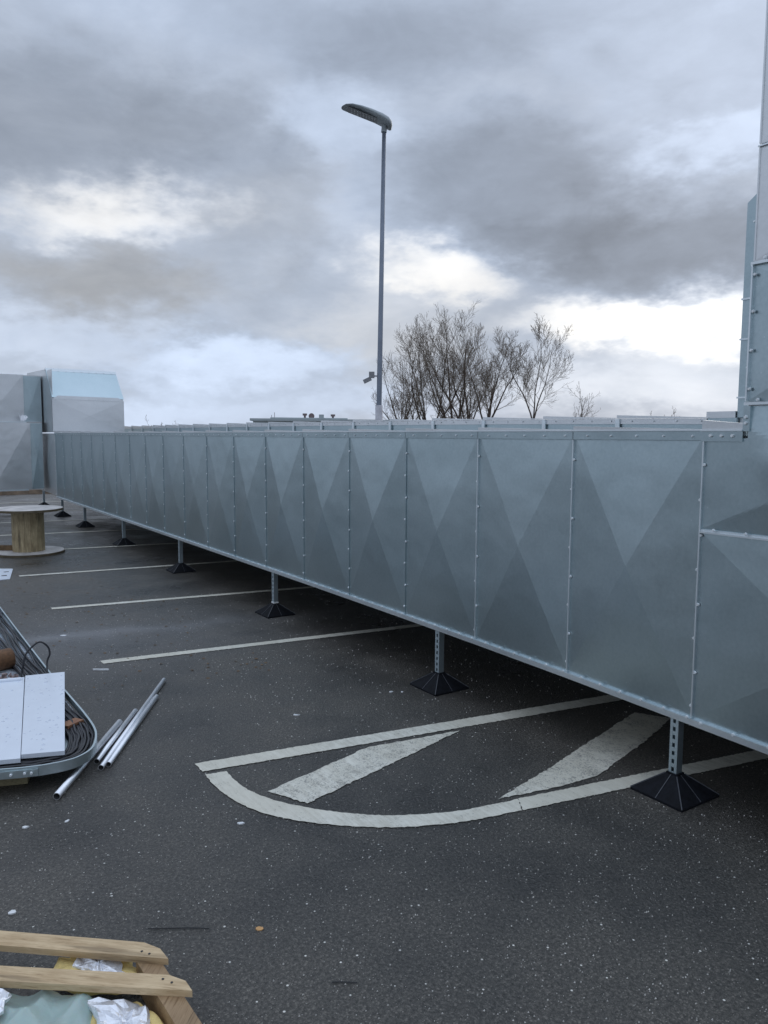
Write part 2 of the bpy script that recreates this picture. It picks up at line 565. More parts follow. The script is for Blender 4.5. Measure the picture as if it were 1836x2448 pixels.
arc_out = [(1.395, 3.801), (1.388, 3.65), (1.401, 3.495), (1.436, 3.343), (1.495, 3.215), (1.595, 3.076), (1.729, 2.941),
           (1.877, 2.825), (2.037, 2.735), (2.254, 2.652), (2.535, 2.590)]
arc_in = [(1.506, 3.779), (1.502, 3.632), (1.523, 3.476), (1.585, 3.325), (1.685, 3.174), (1.807, 3.034), (1.94, 2.92),
          (2.107, 2.823), (2.29, 2.75), (2.506, 2.705), (2.60, 2.688)]
ao = [p.to_2d() for p in catmull([(x, y, 0) for x, y in arc_out], 4)]
ai = [p.to_2d() for p in catmull([(x, y, 0) for x, y in arc_in], 4)]
sheet([tuple(p) for p in ao + ai[::-1]], 'marking_arc', M['paint'])
sheet([(2.540, 2.589), (6.5, 1.82), (6.5, 1.925), (2.605, 2.690)], 'marking_edge_line', M['paint'])
sheet([(1.591, 3.442), (1.925, 3.531), (2.309, 3.638), (2.924, 3.544), (2.376, 3.395), (1.698, 3.219)], 'hatching_stripe', M['paint_worn'], .004, .02, .006)
sheet([(2.516, 2.744), (2.962, 2.85), (4.091, 3.166), (4.202, 2.965), (3.725, 2.809), (3.136, 2.648), (2.822, 2.679)], 'hatching_stripe', M['paint_worn'], .004, .02, .006)
mpl = MB(); mpl.hexa([(.9, 11.62, .001), (.9, 10.42, .001), (1.36, 10.46, .001), (1.50, 11.22, .001)][::-1], [(.9, 11.62, .012), (.9, 10.42, .010), (1.36, 10.46, .009), (1.50, 11.22, .012)][::-1])
pl_ = mpl.build('metal_plate', M['plate'], None, (1.2, 11, 0))
tag(pl_, 'pale flat metal sheet on the asphalt at the left edge below the cable drum', 'metal sheet')
for hx, hy in ((1.39, 11.0), (1.33, 10.72)):
    mpl = MB(); mpl.box(hx - .03, hx + .03, hy - .02, hy + .02, .0125, .0135); mpl.build('slot', M['dark_void'], pl_, (1.2, 11, 0))


# ------------------------------------------------------------------ ducts
def broken_panel(p00, p10, p11, p01, nrm, bulge, name, mat, parent, org, ret=.012):
    """sheet-metal panel with a cross fold: four triangles rising to a point, thin returns round the rim"""
    P = [Vector(p) for p in (p00, p10, p11, p01)]
    nv = Vector(nrm)
    mid = sum(P, Vector()) / 4
    # the stiff rim is flat and slightly inside the flanges
    m = MB()
    c = mid + nv * bulge
    back = [p - nv * ret for p in P]
    i = 0
    m.v = [tuple(p) for p in P] + [tuple(c)] + [tuple(p) for p in back]
    m.f = [(0, 1, 4), (1, 2, 4), (2, 3, 4), (3, 0, 4), (0, 5, 6, 1), (1, 6, 7, 2), (2, 7, 8, 3), (3, 8, 5, 0), (8, 7, 6, 5)]
    return m.build(name, mat, parent, org)


def screw_at(m, p, nrm, r=.0088, h=.008):
    p = Vector(p); nv = Vector(nrm); u = nv.orthogonal().normalized(); w_ = nv.cross(u)
    i = len(m.v); a0 = random.random()
    for q, rr in ((p, r), (p + nv * h, r * .75)):
        for k in range(6):
            a = a0 + math.pi * k / 3
            m.v.append(tuple(q + (u * math.cos(a) + w_ * math.sin(a)) * rr))
    for k in range(6):
        m.f.append((i + k, i + (k + 1) % 6, i + 6 + (k + 1) % 6, i + 6 + k))
    m.f.append(tuple(i + 6 + k for k in range(6)))


NX = (-1, 0, 0); NY = (0, -1, 0)
ZT = 1.832
DX = 3.30
BULGE = .028
YS = [2.21 + .8167 * k for k in range(20)]          # seams of the long duct, nearest first


def zbot(y):
    return .470 - .045 * math.exp(-max(0, y - 2.2) / 1.6)


duct = empty('ventilation_duct', (4.05, 2.2, .45), 'long galvanised duct with folded panels, its near end turning up at the right edge', 'duct')
ORG = duct.location.copy()
for k in range(len(YS) - 1):
    y0, y1 = YS[k], YS[k + 1]
    bl = BULGE * random.uniform(.7, 1.3)
    broken_panel((DX, y1, zbot(y1)), (DX, y0, zbot(y0)), (DX, y0, ZT - .01), (DX, y1, ZT - .01), NX, bl, 'side_panel', M['galv'], duct, ORG)
    # top sheet, raised at its far end
    m = MB(); up = .030
    m.hexa([(DX - .012, y0, ZT + .002), (DX + .012, y0, ZT + .002), (DX + .012, y1, ZT + .002), (DX - .012, y1, ZT + .002)],
           [(DX - .012, y0, ZT + .010), (DX + .012, y0, ZT + .010), (DX + .012, y1, ZT + up), (DX - .012, y1, ZT + up)])
    m.hexa([(DX + .012, y0, ZT + .002), (DX + 1.5, y0, ZT - .03), (DX + 1.5, y1, ZT - .03), (DX + .012, y1, ZT + .002)],
           [(DX + .012, y0, ZT + .008), (DX + 1.5, y0, ZT - .02), (DX + 1.5, y1, ZT - .02), (DX + .012, y1, ZT + .009)])
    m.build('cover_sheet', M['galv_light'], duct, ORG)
    # top edge strip and bottom edge strip of this section
    m = MB(); m.box(DX - .014, DX - .001, y0 + .002, y1 - .002, ZT - .042, ZT + .001)
    m.build('edge_strip', M['galv'], duct, ORG)
    m = MB(); m.box(DX - .020, DX + .004, y0 + .001, y1 - .001, ZT - .004 + .006, ZT + .0085)
    m.build('edge_bead', M['flange'], duct, ORG)
    m = MB()
    za, zb = zbot(y0), zbot(y1)
    for (dx, o0, o1) in ((.013, -.030, -.012), (.020, -.010, .004)):
        m.hexa([(DX - dx, y0, za + o0), (DX + .01, y0, za + o0), (DX + .01, y1, zb + o0), (DX - dx, y1, zb + o0)],
               [(DX - dx, y0, za + o1), (DX + .01, y0, za + o1), (DX + .01, y1, zb + o1), (DX - dx, y1, zb + o1)])
    m.build('bottom_flange', M['flange'], duct, ORG)
for k, y in enumerate(YS):
    m = MB(); za = zbot(y)
    hw = .0035 if k < 3 else .0022
    m.box(DX - (.013 if k < 3 else .006), DX - .0005, y - hw, y + hw, za + .006, ZT - .045)
    m.build('seam_flange', M['flange'] if k < 3 else M['galv'], duct, ORG)
m = MB()
for k, y in enumerate(YS):
    za = zbot(y); nn = 8
    for j in range(nn):
        screw_at(m, (DX - .004, y + .007 * (-1) ** j, za + .05 + (ZT - .09 - za) * (j + .1) / (nn - .2)), NX)
for k in range(len(YS) - 1):
    y0, y1 = YS[k], YS[k + 1]
    for j in range(5):
        screw_at(m, (DX - .014, y0 + (y1 - y0) * (j + .35) / 5, ZT - .022), NX, .0065)
    for j in range(6):
        y = y0 + (y1 - y0) * (j + .12) / 6
        screw_at(m, (DX - .018, y, zbot(y) + .008), NX, .0085, .010)
m = m.build('screws', M['screw'], duct, ORG); m['kind'] = 'stuff'
# core: back, bottom and inside of the duct
m = MB()
m.hexa([(DX + .02, -2.5, .40), (DX + 1.5, -2.5, .40), (DX + 1.5, 17.75, .475), (DX + .02, 17.75, .475)],
       [(DX + .02, -2.5, ZT - .04), (DX + 1.5, -2.5, ZT - .04), (DX + 1.5, 17.75, ZT - .04), (DX + .02, 17.75, ZT - .04)])
m.build('duct_body', M['galv_light'], duct, ORG)  # carried on unseen past the near end to keep light out underneath

# --- near riser: sections right of the first seam, and the stack that goes up
YR = 2.010
ye = .92
broken_panel((DX, YS[0], zbot(2.2)), (DX, ye, .40), (DX, ye, 1.345), (DX, YS[0], 1.352), NX, .024, 'side_panel', M['galv'], duct, ORG)
# large odd panel at the elbow, lightly dented
m = MB()
def elbow_h(y, z):
    # folds running to a point, softened by a broad dent
    u_ = (YS[0] - y) / 1.29; v_ = (z - 1.366) / .579
    fold = .030 * min(u_ * 2, (1 - u_) * 2, v_ * 2 + .0, (1 - v_) * 2)
    return fold + .014 * math.exp(-((y - 1.78) / .13) ** 2 - ((z - 1.70) / .10) ** 2)


ny_, nz_ = 60, 34
yc = [YS[0] + (YR - .02 - YS[0]) * j / 8 for j in range(9)] + [YR - .02 + (ye - YR + .02) * j / ny_ for j in range(1, ny_ + 1)]
zc_ = [1.366 + (1.80 - 1.366) * j / nz_ for j in range(nz_ + 1)] + [1.80 + (1.945 - 1.80) * j / 10 for j in range(1, 11)]
nzc = len(zc_)
m.v = [(DX - elbow_h(y, z), y, z) for y in yc for z in zc_]
m.f = [(i * nzc + j, (i + 1) * nzc + j, (i + 1) * nzc + j + 1, i * nzc + j + 1) for i in range(len(yc) - 1) for j in range(nzc - 1)
       if not (i < 8 and j >= nz_)]
m.build('elbow_panel', M['galv'], duct, ORG)
m = MB(); m.box(DX - .02, DX + .01, ye, YS[0] - .004, 1.349, 1.357); m.box(DX - .008, DX, ye, YS[0] - .004, 1.3575, 1.366)
m.build('joint_flange', M['flange'], duct, ORG)
# corner angle of the elbow
m = MB()
m.box(DX - .016, DX + .02, YR + .002, YS[0] + .01, 1.785, 1.832)
m.build('corner_strip', M['galv'], duct, ORG)
m = MB(); m.box(DX - .024, DX + .02, YR + .002, YS[0] + .012, 1.8325, 1.840); m.build('corner_bead', M['flange'], duct, ORG)
m = MB(); m.hexa([(DX - .010, YR + .004, 1.8402), (DX + .02, YR + .004, 1.8402), (DX + .02, YS[0] + .012, 1.8402), (DX - .010, YS[0] + .012, 1.8402)],
                 [(DX - .010, YR + .004, 1.868), (DX + .02, YR + .004, 1.868), (DX + .02, YS[0] + .012, 1.885), (DX - .010, YS[0] + .012, 1.885)])
m.build('cover_sheet', M['galv_light'], duct, ORG)
m = MB(); m.box(DX - .018, DX + .02, YR - .030, YR + .002, 1.832, 1.945); m.build('corner_strip', M['galv'], duct, ORG)
# bottom flange of the elbow
m = MB()
m.hexa([(DX - .02, ye, .368), (DX + .01, ye, .368), (DX + .01, YS[0] - .001, .398), (DX - .02, YS[0] - .001, .398)],
       [(DX - .02, ye, .399), (DX + .01, ye, .399), (DX + .01, YS[0] - .001, .429), (DX - .02, YS[0] - .001, .429)])
m.build('bottom_flange', M['flange'], duct, ORG)
# stack
ZJ = [1.955, 2.57, 3.07, 4.05, 5.0]
for a, b_ in zip(ZJ[:-1], ZJ[1:]):
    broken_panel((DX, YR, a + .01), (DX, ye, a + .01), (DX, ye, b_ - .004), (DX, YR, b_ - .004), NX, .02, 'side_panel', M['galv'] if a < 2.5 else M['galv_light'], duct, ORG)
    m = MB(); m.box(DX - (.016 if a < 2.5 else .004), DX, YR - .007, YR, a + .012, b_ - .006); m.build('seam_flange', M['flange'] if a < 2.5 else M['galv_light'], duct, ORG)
    th_ = .006 if a < 2.6 else .003
    m = MB(); m.box(DX - th_ * 3, DX + .02, ye, YR + .003, a - th_, a + th_); m.build('joint_flange', M['flange'], duct, ORG)
m = MB(); m.box(DX + .012, DX + 1.5, .0, YR - .002, ZT - .02, 5.0); m.box(DX + .012, DX + .019, -2.5, YS[0], .41, ZT - .03)  # thin sheet runs on out of view, blocking light below the duct
m.build('riser_body', M['galv_light'], duct, ORG)
m = MB()
for z in [2.02, 2.19, 2.36, 2.52]:
    screw_at(m, (DX - .012, YR - .018, z), NX, .0085, .009)
for a in ZJ:
    for j in range(6):
        screw_at(m, (DX - .012, YR - .06 - .15 * j, a + .016), NX, .0085, .009)
for y in (2.17, 2.115, 2.06):
    screw_at(m, (DX - .016, y, 1.812), NX, .0095, .009)
for z in (1.868, 1.895):
    screw_at(m, (DX - .018, YR - .012, z), NX, .0095, .009)
for j in range(7):
    screw_at(m, (DX - .02, 2.13 - .16 * j, 1.368), NX, .0085, .009)
    screw_at(m, (DX - .02, 2.15 - .17 * j, .425), NX, .0095, .010)
m = m.build('riser_screws', M['screw'], duct, ORG); m['kind'] = 'stuff'

# --- far riser of the long duct: bevelled box standing on its far end
BY = 17.80
far = empty('duct_elbow', (4.0, 18.4, ZT), 'galvanised riser with sloping top standing on the far end of the long duct', 'duct elbow')
FO = far.location.copy()
XL, XR_ = 3.28, 4.79
m = MB()
m.poly([(XL, BY + .05, ZT + .02), (XL, BY + .05, 2.60), (XL, BY + .66, 3.235), (XL, BY + 3.0, 3.30), (XL, BY + 3.0, ZT + .02)])
m.poly([(XR_, BY + .05, ZT + .02), (XR_, BY + 3, ZT + .02), (XR_, BY + 3.0, 3.235), (XR_, BY + .66, 3.235), (XR_, BY + .05, 2.60)])
m.poly([(XL, BY + .66, 3.235), (XR_, BY + .66, 3.235), (XR_, BY + 3, 3.235), (XL, BY + 3, 3.30)])
m.poly([(XL, BY + .05, ZT + .02), (XR_, BY + .05, ZT + .02), (XR_, BY + .05, 2.6), (XL, BY + .05, 2.6)])
m.build('elbow_body', M['galv_light'], far, FO)
broken_panel((XL, BY, ZT + .04), (XR_, BY, ZT + .04), (XR_, BY, 2.555), (XL, BY, 2.58), NY, .022, 'front_panel', M['galv_light'], far, FO)
# raised slope: upper sheet with a flap along its foot
m = MB()
m.hexa([(XL, BY - .004, 2.60), (XR_, BY - .004, 2.60), (XR_, BY + .04, 2.60), (XL, BY + .04, 2.60)],
       [(XL, BY + .64, 3.24), (XR_, BY + .64, 3.225), (XR_, BY + .67, 3.21), (XL, BY + .67, 3.225)])
m.build('sloping_panel', M['galv'], far, FO)
m = MB()
m.hexa([(XL, BY - .012, 2.565), (XR_, BY - .012, 2.545), (XR_, BY + .01, 2.545), (XL, BY + .01, 2.565)],
       [(XL + .12, BY - .006, 2.64), (XR_ - .12, BY - .006, 2.625), (XR_ - .12, BY + .02, 2.625), (XL + .12, BY + .02, 2.64)])
m.build('joint_flange', M['galv_light'], far, FO)
m = MB(); m.hexa([(XL, BY + .60, 3.20), (XR_, BY + .60, 3.19), (XR_, BY + .68, 3.19), (XL, BY + .68, 3.20)],
                 [(XL, BY + .62, 3.265), (XR_, BY + .62, 3.25), (XR_, BY + .68, 3.25), (XL, BY + .68, 3.265)])
m.build('top_flange', M['flange'], far, FO)
m = MB()
for j in range(9):
    screw_at(m, (XL + .1 + 1.3 * j / 8, BY - .01, 2.575 - .012 * j / 8), NY, .010, .01)
    screw_at(m, (XL + .1 + 1.3 * j / 8, BY + .605, 3.205), NY, .010, .01)
m = m.build('screws', M['screw'], far, FO); m['kind'] = 'stuff'
# narrow side sheets towards the cross duct, on the face at X = 3.3
for (y0, y1, z0, z1, bg_) in ((17.72, 19.6, .50, 1.83, .03), (17.85, 18.7, 2.2, 3.2, .02), (18.72, 19.6, 1.85, 3.15, .03)):
    broken_panel((DX - .006, y1, z0), (DX - .006, y0, z0), (DX - .006, y0, z1), (DX - .006, y1, z1), NX, bg_, 'side_panel', M['galv_light'], far, FO)

def diagonal_panel(p00, p10, p11, p01, nrm, drop, name, mat, parent, org):
    """panel folded once along the diagonal p00 - p11; the two other corners sit back"""
    nv = Vector(nrm); P = [Vector(p00), Vector(p10) - nv * drop, Vector(p11), Vector(p01) - nv * drop]
    m = MB(); back = [p - nv * .012 for p in P]
    m.v = [tuple(p) for p in P + back]
    m.f = [(0, 1, 2), (0, 2, 3), (6, 5, 4), (7, 6, 4), (0, 4, 5, 1), (1, 5, 6, 2), (2, 6, 7, 3), (3, 7, 4, 0)]
    return m.build(name, mat, parent, org)


# --- cross duct at the far left: two storeys of folded panels facing us
cross = empty('cross_duct', (2.0, 19.0, .55), 'two storey galvanised duct crossing behind the cable drum, with tall diagonal folds', 'duct')
CO = cross.location.copy()
CY_ = 18.60
for k in range(4):
    x1 = 2.95 - .8 * k; x0 = x1 - .796
    diagonal_panel((x0, CY_ - .04, .60), (x1, CY_ - .04, .60), (x1, CY_ - .04, 2.06), (x0, CY_ - .04, 2.06), NY, .034, 'lower_panel', M['galv_light'], cross, CO)
    x1 -= .07; x0 -= .07
    diagonal_panel((x0, CY_ + .20, 2.09), (x1, CY_ + .20, 2.09), (x1, CY_ + .20, 3.12), (x0, CY_ + .20, 3.12), NY, .034, 'upper_panel', M['galv_light'], cross, CO)
    m = MB(); m.box(x0, x1, CY_ - .02, CY_ + .02, 2.062, 2.086); m.build('joint_flange', M['flange'], cross, CO)
    m = MB(); m.box(x0, x1, CY_ - .02, CY_ + .02, .562, .598); m.build('bottom_flange', M['flange'], cross, CO)
m = MB(); m.box(-.4, 3.2, CY_ + .02, 20.2, .58, 2.07); m.box(-.4, 3.25, CY_ + .27, 20.2, 2.08, 3.12)
m.build('duct_body', M['galv_light'], cross, CO)
broken_panel((2.953, CY_ + .003, .60), (3.2, CY_ + .003, .60), (3.2, CY_ + .003, 2.05), (2.953, CY_ + .003, 2.05), NY, .02, 'end_panel', M['galv'], cross, CO)
broken_panel((2.885, CY_ + .26, 2.09), (3.25, CY_ + .26, 2.09), (3.25, CY_ + .26, 3.10), (2.885, CY_ + .26, 3.10), NY, .02, 'end_panel', M['galv'], cross, CO)
m = MB()   # crumpled scrap of foil stuck on the ledge
for j in range(10):
    a = Vector((2.80 + random.uniform(-.06, .06), CY_ - .0, 2.09 + random.uniform(0, .02)))
    m.poly([a, a + Vector((random.uniform(.02, .10), .02, random.uniform(.02, .13))), a + Vector((random.uniform(-.04, .04), .03, random.uniform(.05, .17)))])
tag(m.build('foil_scrap', M['foil'], None, (2.8, CY_, 2.09)), 'crumpled bit of silver foil on the ledge of the far cross duct', 'foil')

# --- second long duct behind the first
BX = 5.20
back = empty('ventilation_duct', (BX + .8, 3.0, .45), 'second galvanised duct behind the long one, only its flanged top edge and tall riser showing', 'duct')
BO = back.location.copy()
bys = [3.449 + .845 * k for k in range(21)]


def ztb(y): return 1.948 + .05 * (1 - math.exp(-(y - 3.4) / 4))


for k in range(len(bys) - 1):
    y0, y1 = bys[k], bys[k + 1]; za, zb = ztb(y0), ztb(y1)
    broken_panel((BX, y1, .5), (BX, y0, .5), (BX, y0, za - .03), (BX, y1, zb - .03), NX, .016, 'side_panel', M['galv'], back, BO)
    m = MB(); m.hexa([(BX - .012, y0 + .02, za - .045), (BX, y0 + .02, za - .045), (BX, y1, zb - .045), (BX - .012, y1, zb - .045)],
                     [(BX - .012, y0 + .02, za - .002), (BX, y0 + .02, za - .002), (BX, y1, zb - .002), (BX - .012, y1, zb - .002)])
    m.build('edge_strip', M['galv_light'], back, BO)
    m = MB(); m.hexa([(BX - .022, y0, za), (BX + .01, y0, za), (BX + .01, y1, zb), (BX - .022, y1, zb)],
                     [(BX - .022, y0, za + .006), (BX + .01, y0, za + .006), (BX + .01, y1, zb + .028), (BX - .022, y1, zb + .028)])
    m.build('cover_sheet', M['galv_light'], back, BO)
    m = MB(); m.box(BX - .025, BX - .0125, y1 - .03, y1 + .012, .5, zb - .004); m.build('seam_flange', M['flange'], back, BO)
m = MB()
for k in range(len(bys) - 1):
    for j in range(4):
        y = bys[k] + .845 * (j + .3) / 4
        screw_at(m, (BX - .012, y, ztb(y) - .02), NX, .008, .009)
for z in (2.05, 2.3, 2.5, 2.78, 3.0, 3.3):
    screw_at(m, (BX - .01, 3.17, z), NX, .009, .009)
for y in (3.36, 3.42):
    screw_at(m, (BX - .014, y, 1.925), NX, .009, .009)
m = m.build('screws', M['screw'], back, BO); m['kind'] = 'stuff'
m = MB(); m.box(BX + .02, BX + 1.5, -2.5, 20.3, .50, 1.945); m.build('duct_body', M['galv_light'], back, BO)  # its unseen length past the riser also shuts out light beneath
m = MB()
m.poly([(BX, 3.235, 1.95), (BX, 1.4, 1.95), (BX, 1.4, 3.72), (BX, 3.15, 3.505), (BX, 3.235, 3.44)])
m.poly([(BX + 1.5, 3.235, 1.95), (BX + 1.5, 3.235, 3.44), (BX + 1.5, 3.15, 3.505), (BX + 1.5, 1.4, 3.72), (BX + 1.5, 1.4, 1.95)])
m.poly([(BX, 3.235, 1.95), (BX, 3.235, 3.44), (BX + 1.5, 3.235, 3.44), (BX + 1.5, 3.235, 1.95)])
m.poly([(BX, 3.235, 3.44), (BX, 3.15, 3.505), (BX + 1.5, 3.15, 3.505), (BX + 1.5, 3.235, 3.44)])
m.poly([(BX, 3.15, 3.505), (BX, 1.4, 3.72), (BX + 1.5, 1.4, 3.72), (BX + 1.5, 3.15, 3.505)])
m.build('riser_body', M['galv'], back, BO)
for z in (2.09, 2.50, 2.78):
    m = MB(); m.box(BX - .012, BX - .001, 3.06, 3.24, z - .006, z + .006); m.build('joint_flange', M['flange'], back, BO)
m = MB(); m.box(BX - .014, BX + .01, 3.23, 3.46, 1.90, 1.947); m.build('corner_strip', M['galv'], back, BO)
m = MB(); m.box(BX - .016, BX + 1.5, 3.24, 3.47, 1.9475, 1.995); m.build('corner_cover', M['galv_light'], back, BO)

# ------------------------------------------------------------------ supports: slotted posts on black feet
def make_support():
    root = empty('duct_support', (0, 0, 0), 'x', 'support post', 'slotted posts on black feet under the long duct')
    a = .023
    m = MB(); z0, z1 = .10, .462
    # C channel: plain side to -Y and +Y, slotted web to -X
    m.box(-a, a, -a, -a + .003, z0, z1)
    m.box(-a, a, a - .003, a, z0, z1)
    m.box(a - .003, a, -a + .003, a - .003, z0, z1)
    m.box(-a, -a + .003, -a + .003, -a + .015, z0, z1)
    m.box(-a, -a + .003, a - .015, a - .003, z0, z1)
    z = z0
    while z < z1 - .02:
        m.box(-a, -a + .003, -a + .015, a - .015, z, min(z + .020, z1)); z += .042
    m.build('post', M['post'], root)
    # pyramid foot with thin edge
    m = MB(); s = .152; zz = .012
    m.hexa([(-s, -s, 0), (s, -s, 0), (s, s, 0), (-s, s, 0)], [(-s, -s, zz), (s, -s, zz), (s, s, zz), (-s, s, zz)])
    t = .034
    m.hexa([(-s, -s, zz), (s, -s, zz), (s, s, zz), (-s, s, zz)], [(-t, -t, .104), (t, -t, .104), (t, t, .104), (-t, t, .104)])
    ft = m.build('foot', M['rubber'], root)
    for dx, dy in ((-1, -1), (1, -1), (-1, 1), (1, 1), (0, -1), (-1, 0), (0, 1), (1, 0)):
        if dx and dy:
            p, q = (dx * s, dy * s, zz + .001), (dx * t, dy * t, .105)
            rb = .0024
        else:
            p, q = (dx * s, dy * s, zz + .001), (dx * t, dy * t, .105)
            rb = .0016
        m = MB(); m.obox(p, q, rb * 2, rb * 2); r_ = m.build('rib', M['rib'], ft)
    m = MB(); m.box(-.031, .031, -.031, .031, .098, .112)
    m.build('socket', M['rubber'], root)
    return root


proto = make_support()
lab = ['slotted post on black foot over the curved white marking, nearest of the row',
       'second post from the right, its black foot beyond the long straight white line',
       'third post from the right, a white band of tape around it just above the foot',
       'fourth post from the right, its black foot near the end of the third parking line',
       'fifth post from the right, slim grey with black foot right of the cable drum',
       'sixth post from the right, behind the fifth on the dark ground under the duct',
       'seventh post from the right, its head seen just above the rim of the cable drum',
       'farthest post, beneath the corner where the long duct meets the cross duct']
spots = [(3.322, 2.308), (3.335, 4.28), (3.335, 7.0), (3.36, 9.93), (3.40, 12.85), (3.44, 15.8), (3.47, 18.1), (3.55, 20.75)]
for i, (x, y) in enumerate(spots):
    o = proto if i == 0 else copy_tree(proto)
    o.location = (x, y, 0); o['label'] = lab[i]
    if i == 0:
        pass
m = MB()
m.box(3.335 - .027, 3.335 + .027, 7.0 - .027, 7.0 + .027, .113, .128)
tag(m.build('tape_band', M['scrap'], None, (3.335, 7.0, .113)), 'white band wrapped round the third post just above its black foot', 'tape')
m = MB()

# ------------------------------------------------------------------ cable drum
drum = empty('cable_drum', (1.93, 12.68, 0), 'wooden cable drum standing upright on the asphalt by the far parking bays', 'cable drum')
DC = drum.location.copy(); cx, cy = DC.x, DC.y


def disc(z0, z1, r, nseg=48):
    m = MB()
    m.tube([(cx, cy, z0), (cx, cy, z1)], r, nseg)
    return m


td = disc(.655, .69, .50).build('top_disc', M['drum_disc'], drum, DC)
bd = disc(.0, .04, .50).build('bottom_disc', M['drum_disc'], drum, DC)
for par, z in ((td, .6715), (bd, .019)):
    m = MB()
    ring = []
    for k in range(48):
        a0, a1 = 2 * math.pi * k / 48, 2 * math.pi * (k + 1) / 48
        for r_, aa in ((.503, a0),):
            pass
        h = .0165
        m.hexa([(cx + .496 * math.cos(a0), cy + .496 * math.sin(a0), z - h), (cx + .505 * math.cos(a0), cy + .505 * math.sin(a0), z - h),
                (cx + .505 * math.cos(a1), cy + .505 * math.sin(a1), z - h), (cx + .496 * math.cos(a1), cy + .496 * math.sin(a1), z - h)],
               [(cx + .496 * math.cos(a0), cy + .496 * math.sin(a0), z + h), (cx + .505 * math.cos(a0), cy + .505 * math.sin(a0), z + h),
                (cx + .505 * math.cos(a1), cy + .505 * math.sin(a1), z + h), (cx + .496 * math.cos(a1), cy + .496 * math.sin(a1), z + h)])
    m.build('rim', M['drum_edge'], par)if False else m.build('rim', M['drum_edge'], par, DC)
NS = 16
for k in range(NS):
    a0 = 2 * math.pi * (k + .02) / NS; a1 = 2 * math.pi * (k + .98) / NS
    ro = .228 + random.uniform(-.003, .003); ri = .20
    m = MB()
    m.hexa([(cx + ri * math.cos(a0), cy + ri * math.sin(a0), .041), (cx + ro * math.cos(a0), cy + ro * math.sin(a0), .041),
            (cx + ro * math.cos(a1), cy + ro * math.sin(a1), .041), (cx + ri * math.cos(a1), cy + ri * math.sin(a1), .041)],
           [(cx + ri * math.cos(a0), cy + ri * math.sin(a0), .654), (cx + ro * math.cos(a0), cy + ro * math.sin(a0), .654),
            (cx + ro * math.cos(a1), cy + ro * math.sin(a1), .654), (cx + ri * math.cos(a1), cy + ri * math.sin(a1), .654)])
    m.build('stave', M['drum_wood'], drum, DC)
m = MB(); m.obox((cx - .42, cy + .28, .08), (cx - .20, cy + .13, .08), .06, .075)
tag(m.build('wood_block', M['timber_dark'], None, (cx - .3, cy + .2, .042)), 'short brown wood offcut lying on the lower disc of the cable drum', 'wood block')

# ------------------------------------------------------------------ cable tray at lower left
tray = empty('cable_tray', (.6, 4.5, 0), 'galvanised cable tray with rounded corner raised on timber, full of black cables', 'cable tray')
TO = tray.location.copy()
corner = catmull([(.995, 4.778, 0), (.992, 4.498, 0), (.968, 4.328, 0), (.908, 4.165, 0), (.821, 4.085, 0), (.738, 4.066, 0), (.639, 4.073, 0)], 5)
rail = [Vector((.962, 14.0, 0)), Vector((.966, 10.0, 0)), Vector((.969, 7.2, 0)), Vector((.975, 5.6, 0))] + corner + [Vector((.546, 4.098, 0)), Vector((.456, 4.133, 0)), Vector((-.9, 4.62, 0))]


def offset(P, d):
    out = []
    for k, p in enumerate(P):
        t_ = (P[min(k + 1, len(P) - 1)] - P[max(k - 1, 0)]).normalized()
        out.append(p + Vector((t_.y, -t_.x, 0)) * d)      # towards the inside
    return out


def rail_mesh(P, z0, z1, th, lip):
    m = MB(); Q = offset(P, th); L = offset(P, lip)
    for k in range(len(P) - 1):
        a, b_, c, d = P[k], P[k + 1], Q[k + 1], Q[k]
        m.hexa([(a.x, a.y, z0), (b_.x, b_.y, z0), (c.x, c.y, z0), (d.x, d.y, z0)], [(a.x, a.y, z1), (b_.x, b_.y, z1), (c.x, c.y, z1), (d.x, d.y, z1)])
        c, d = L[k + 1], L[k]
        m.hexa([(a.x, a.y, z1), (b_.x, b_.y, z1), (c.x, c.y, z1), (d.x, d.y, z1)], [(a.x, a.y, z1 + .005), (b_.x, b_.y, z1 + .005), (c.x, c.y, z1 + .005), (d.x, d.y, z1 + .005)])
    return m


ORAIL = rail_mesh(rail, .082, .130, .003, .011)
ORAIL.build('outer_rail', M['tray_rail'], tray, TO)
# floor: rungs of perforated strip so that slots show
m = MB()
y = 4.60
while y < 13.6:
    m.box(.30, .968, y, y + .038, .088, .092); y += .056
fl_ = m.build('floor_slats', M['tray_floor'], tray, TO); fl_['kind'] = 'stuff'
m = MB(); m.box(.31, .965, 4.60, 13.6, .0835, .0865); m.build('tray_floor', M['tray_floor'], tray, TO)
pts = [Vector((x_, y_, 0)) for x_, y_ in ((.975, 4.60), (.960, 4.35), (.90, 4.175), (.82, 4.10), (.70, 4.08), (.46, 4.14), (-.9, 4.63), (-.9, 5.1), (.0, 4.82), (.32, 4.60))]
m = MB(); m.poly([(p.x, p.y, .087) for p in pts][::-1]); m.poly([(p.x, p.y, .084) for p in pts]); m.build('corner_floor', M['tray_rail'], tray, TO)
m = MB(); m.obox((.30, 13.6, .106), (.30, 4.75, .106), .004, .046); m.obox((.30, 4.75, .106), (-.9, 5.14, .106), .004, .046); m.build('inner_rail', M['tray_rail'], tray, TO)
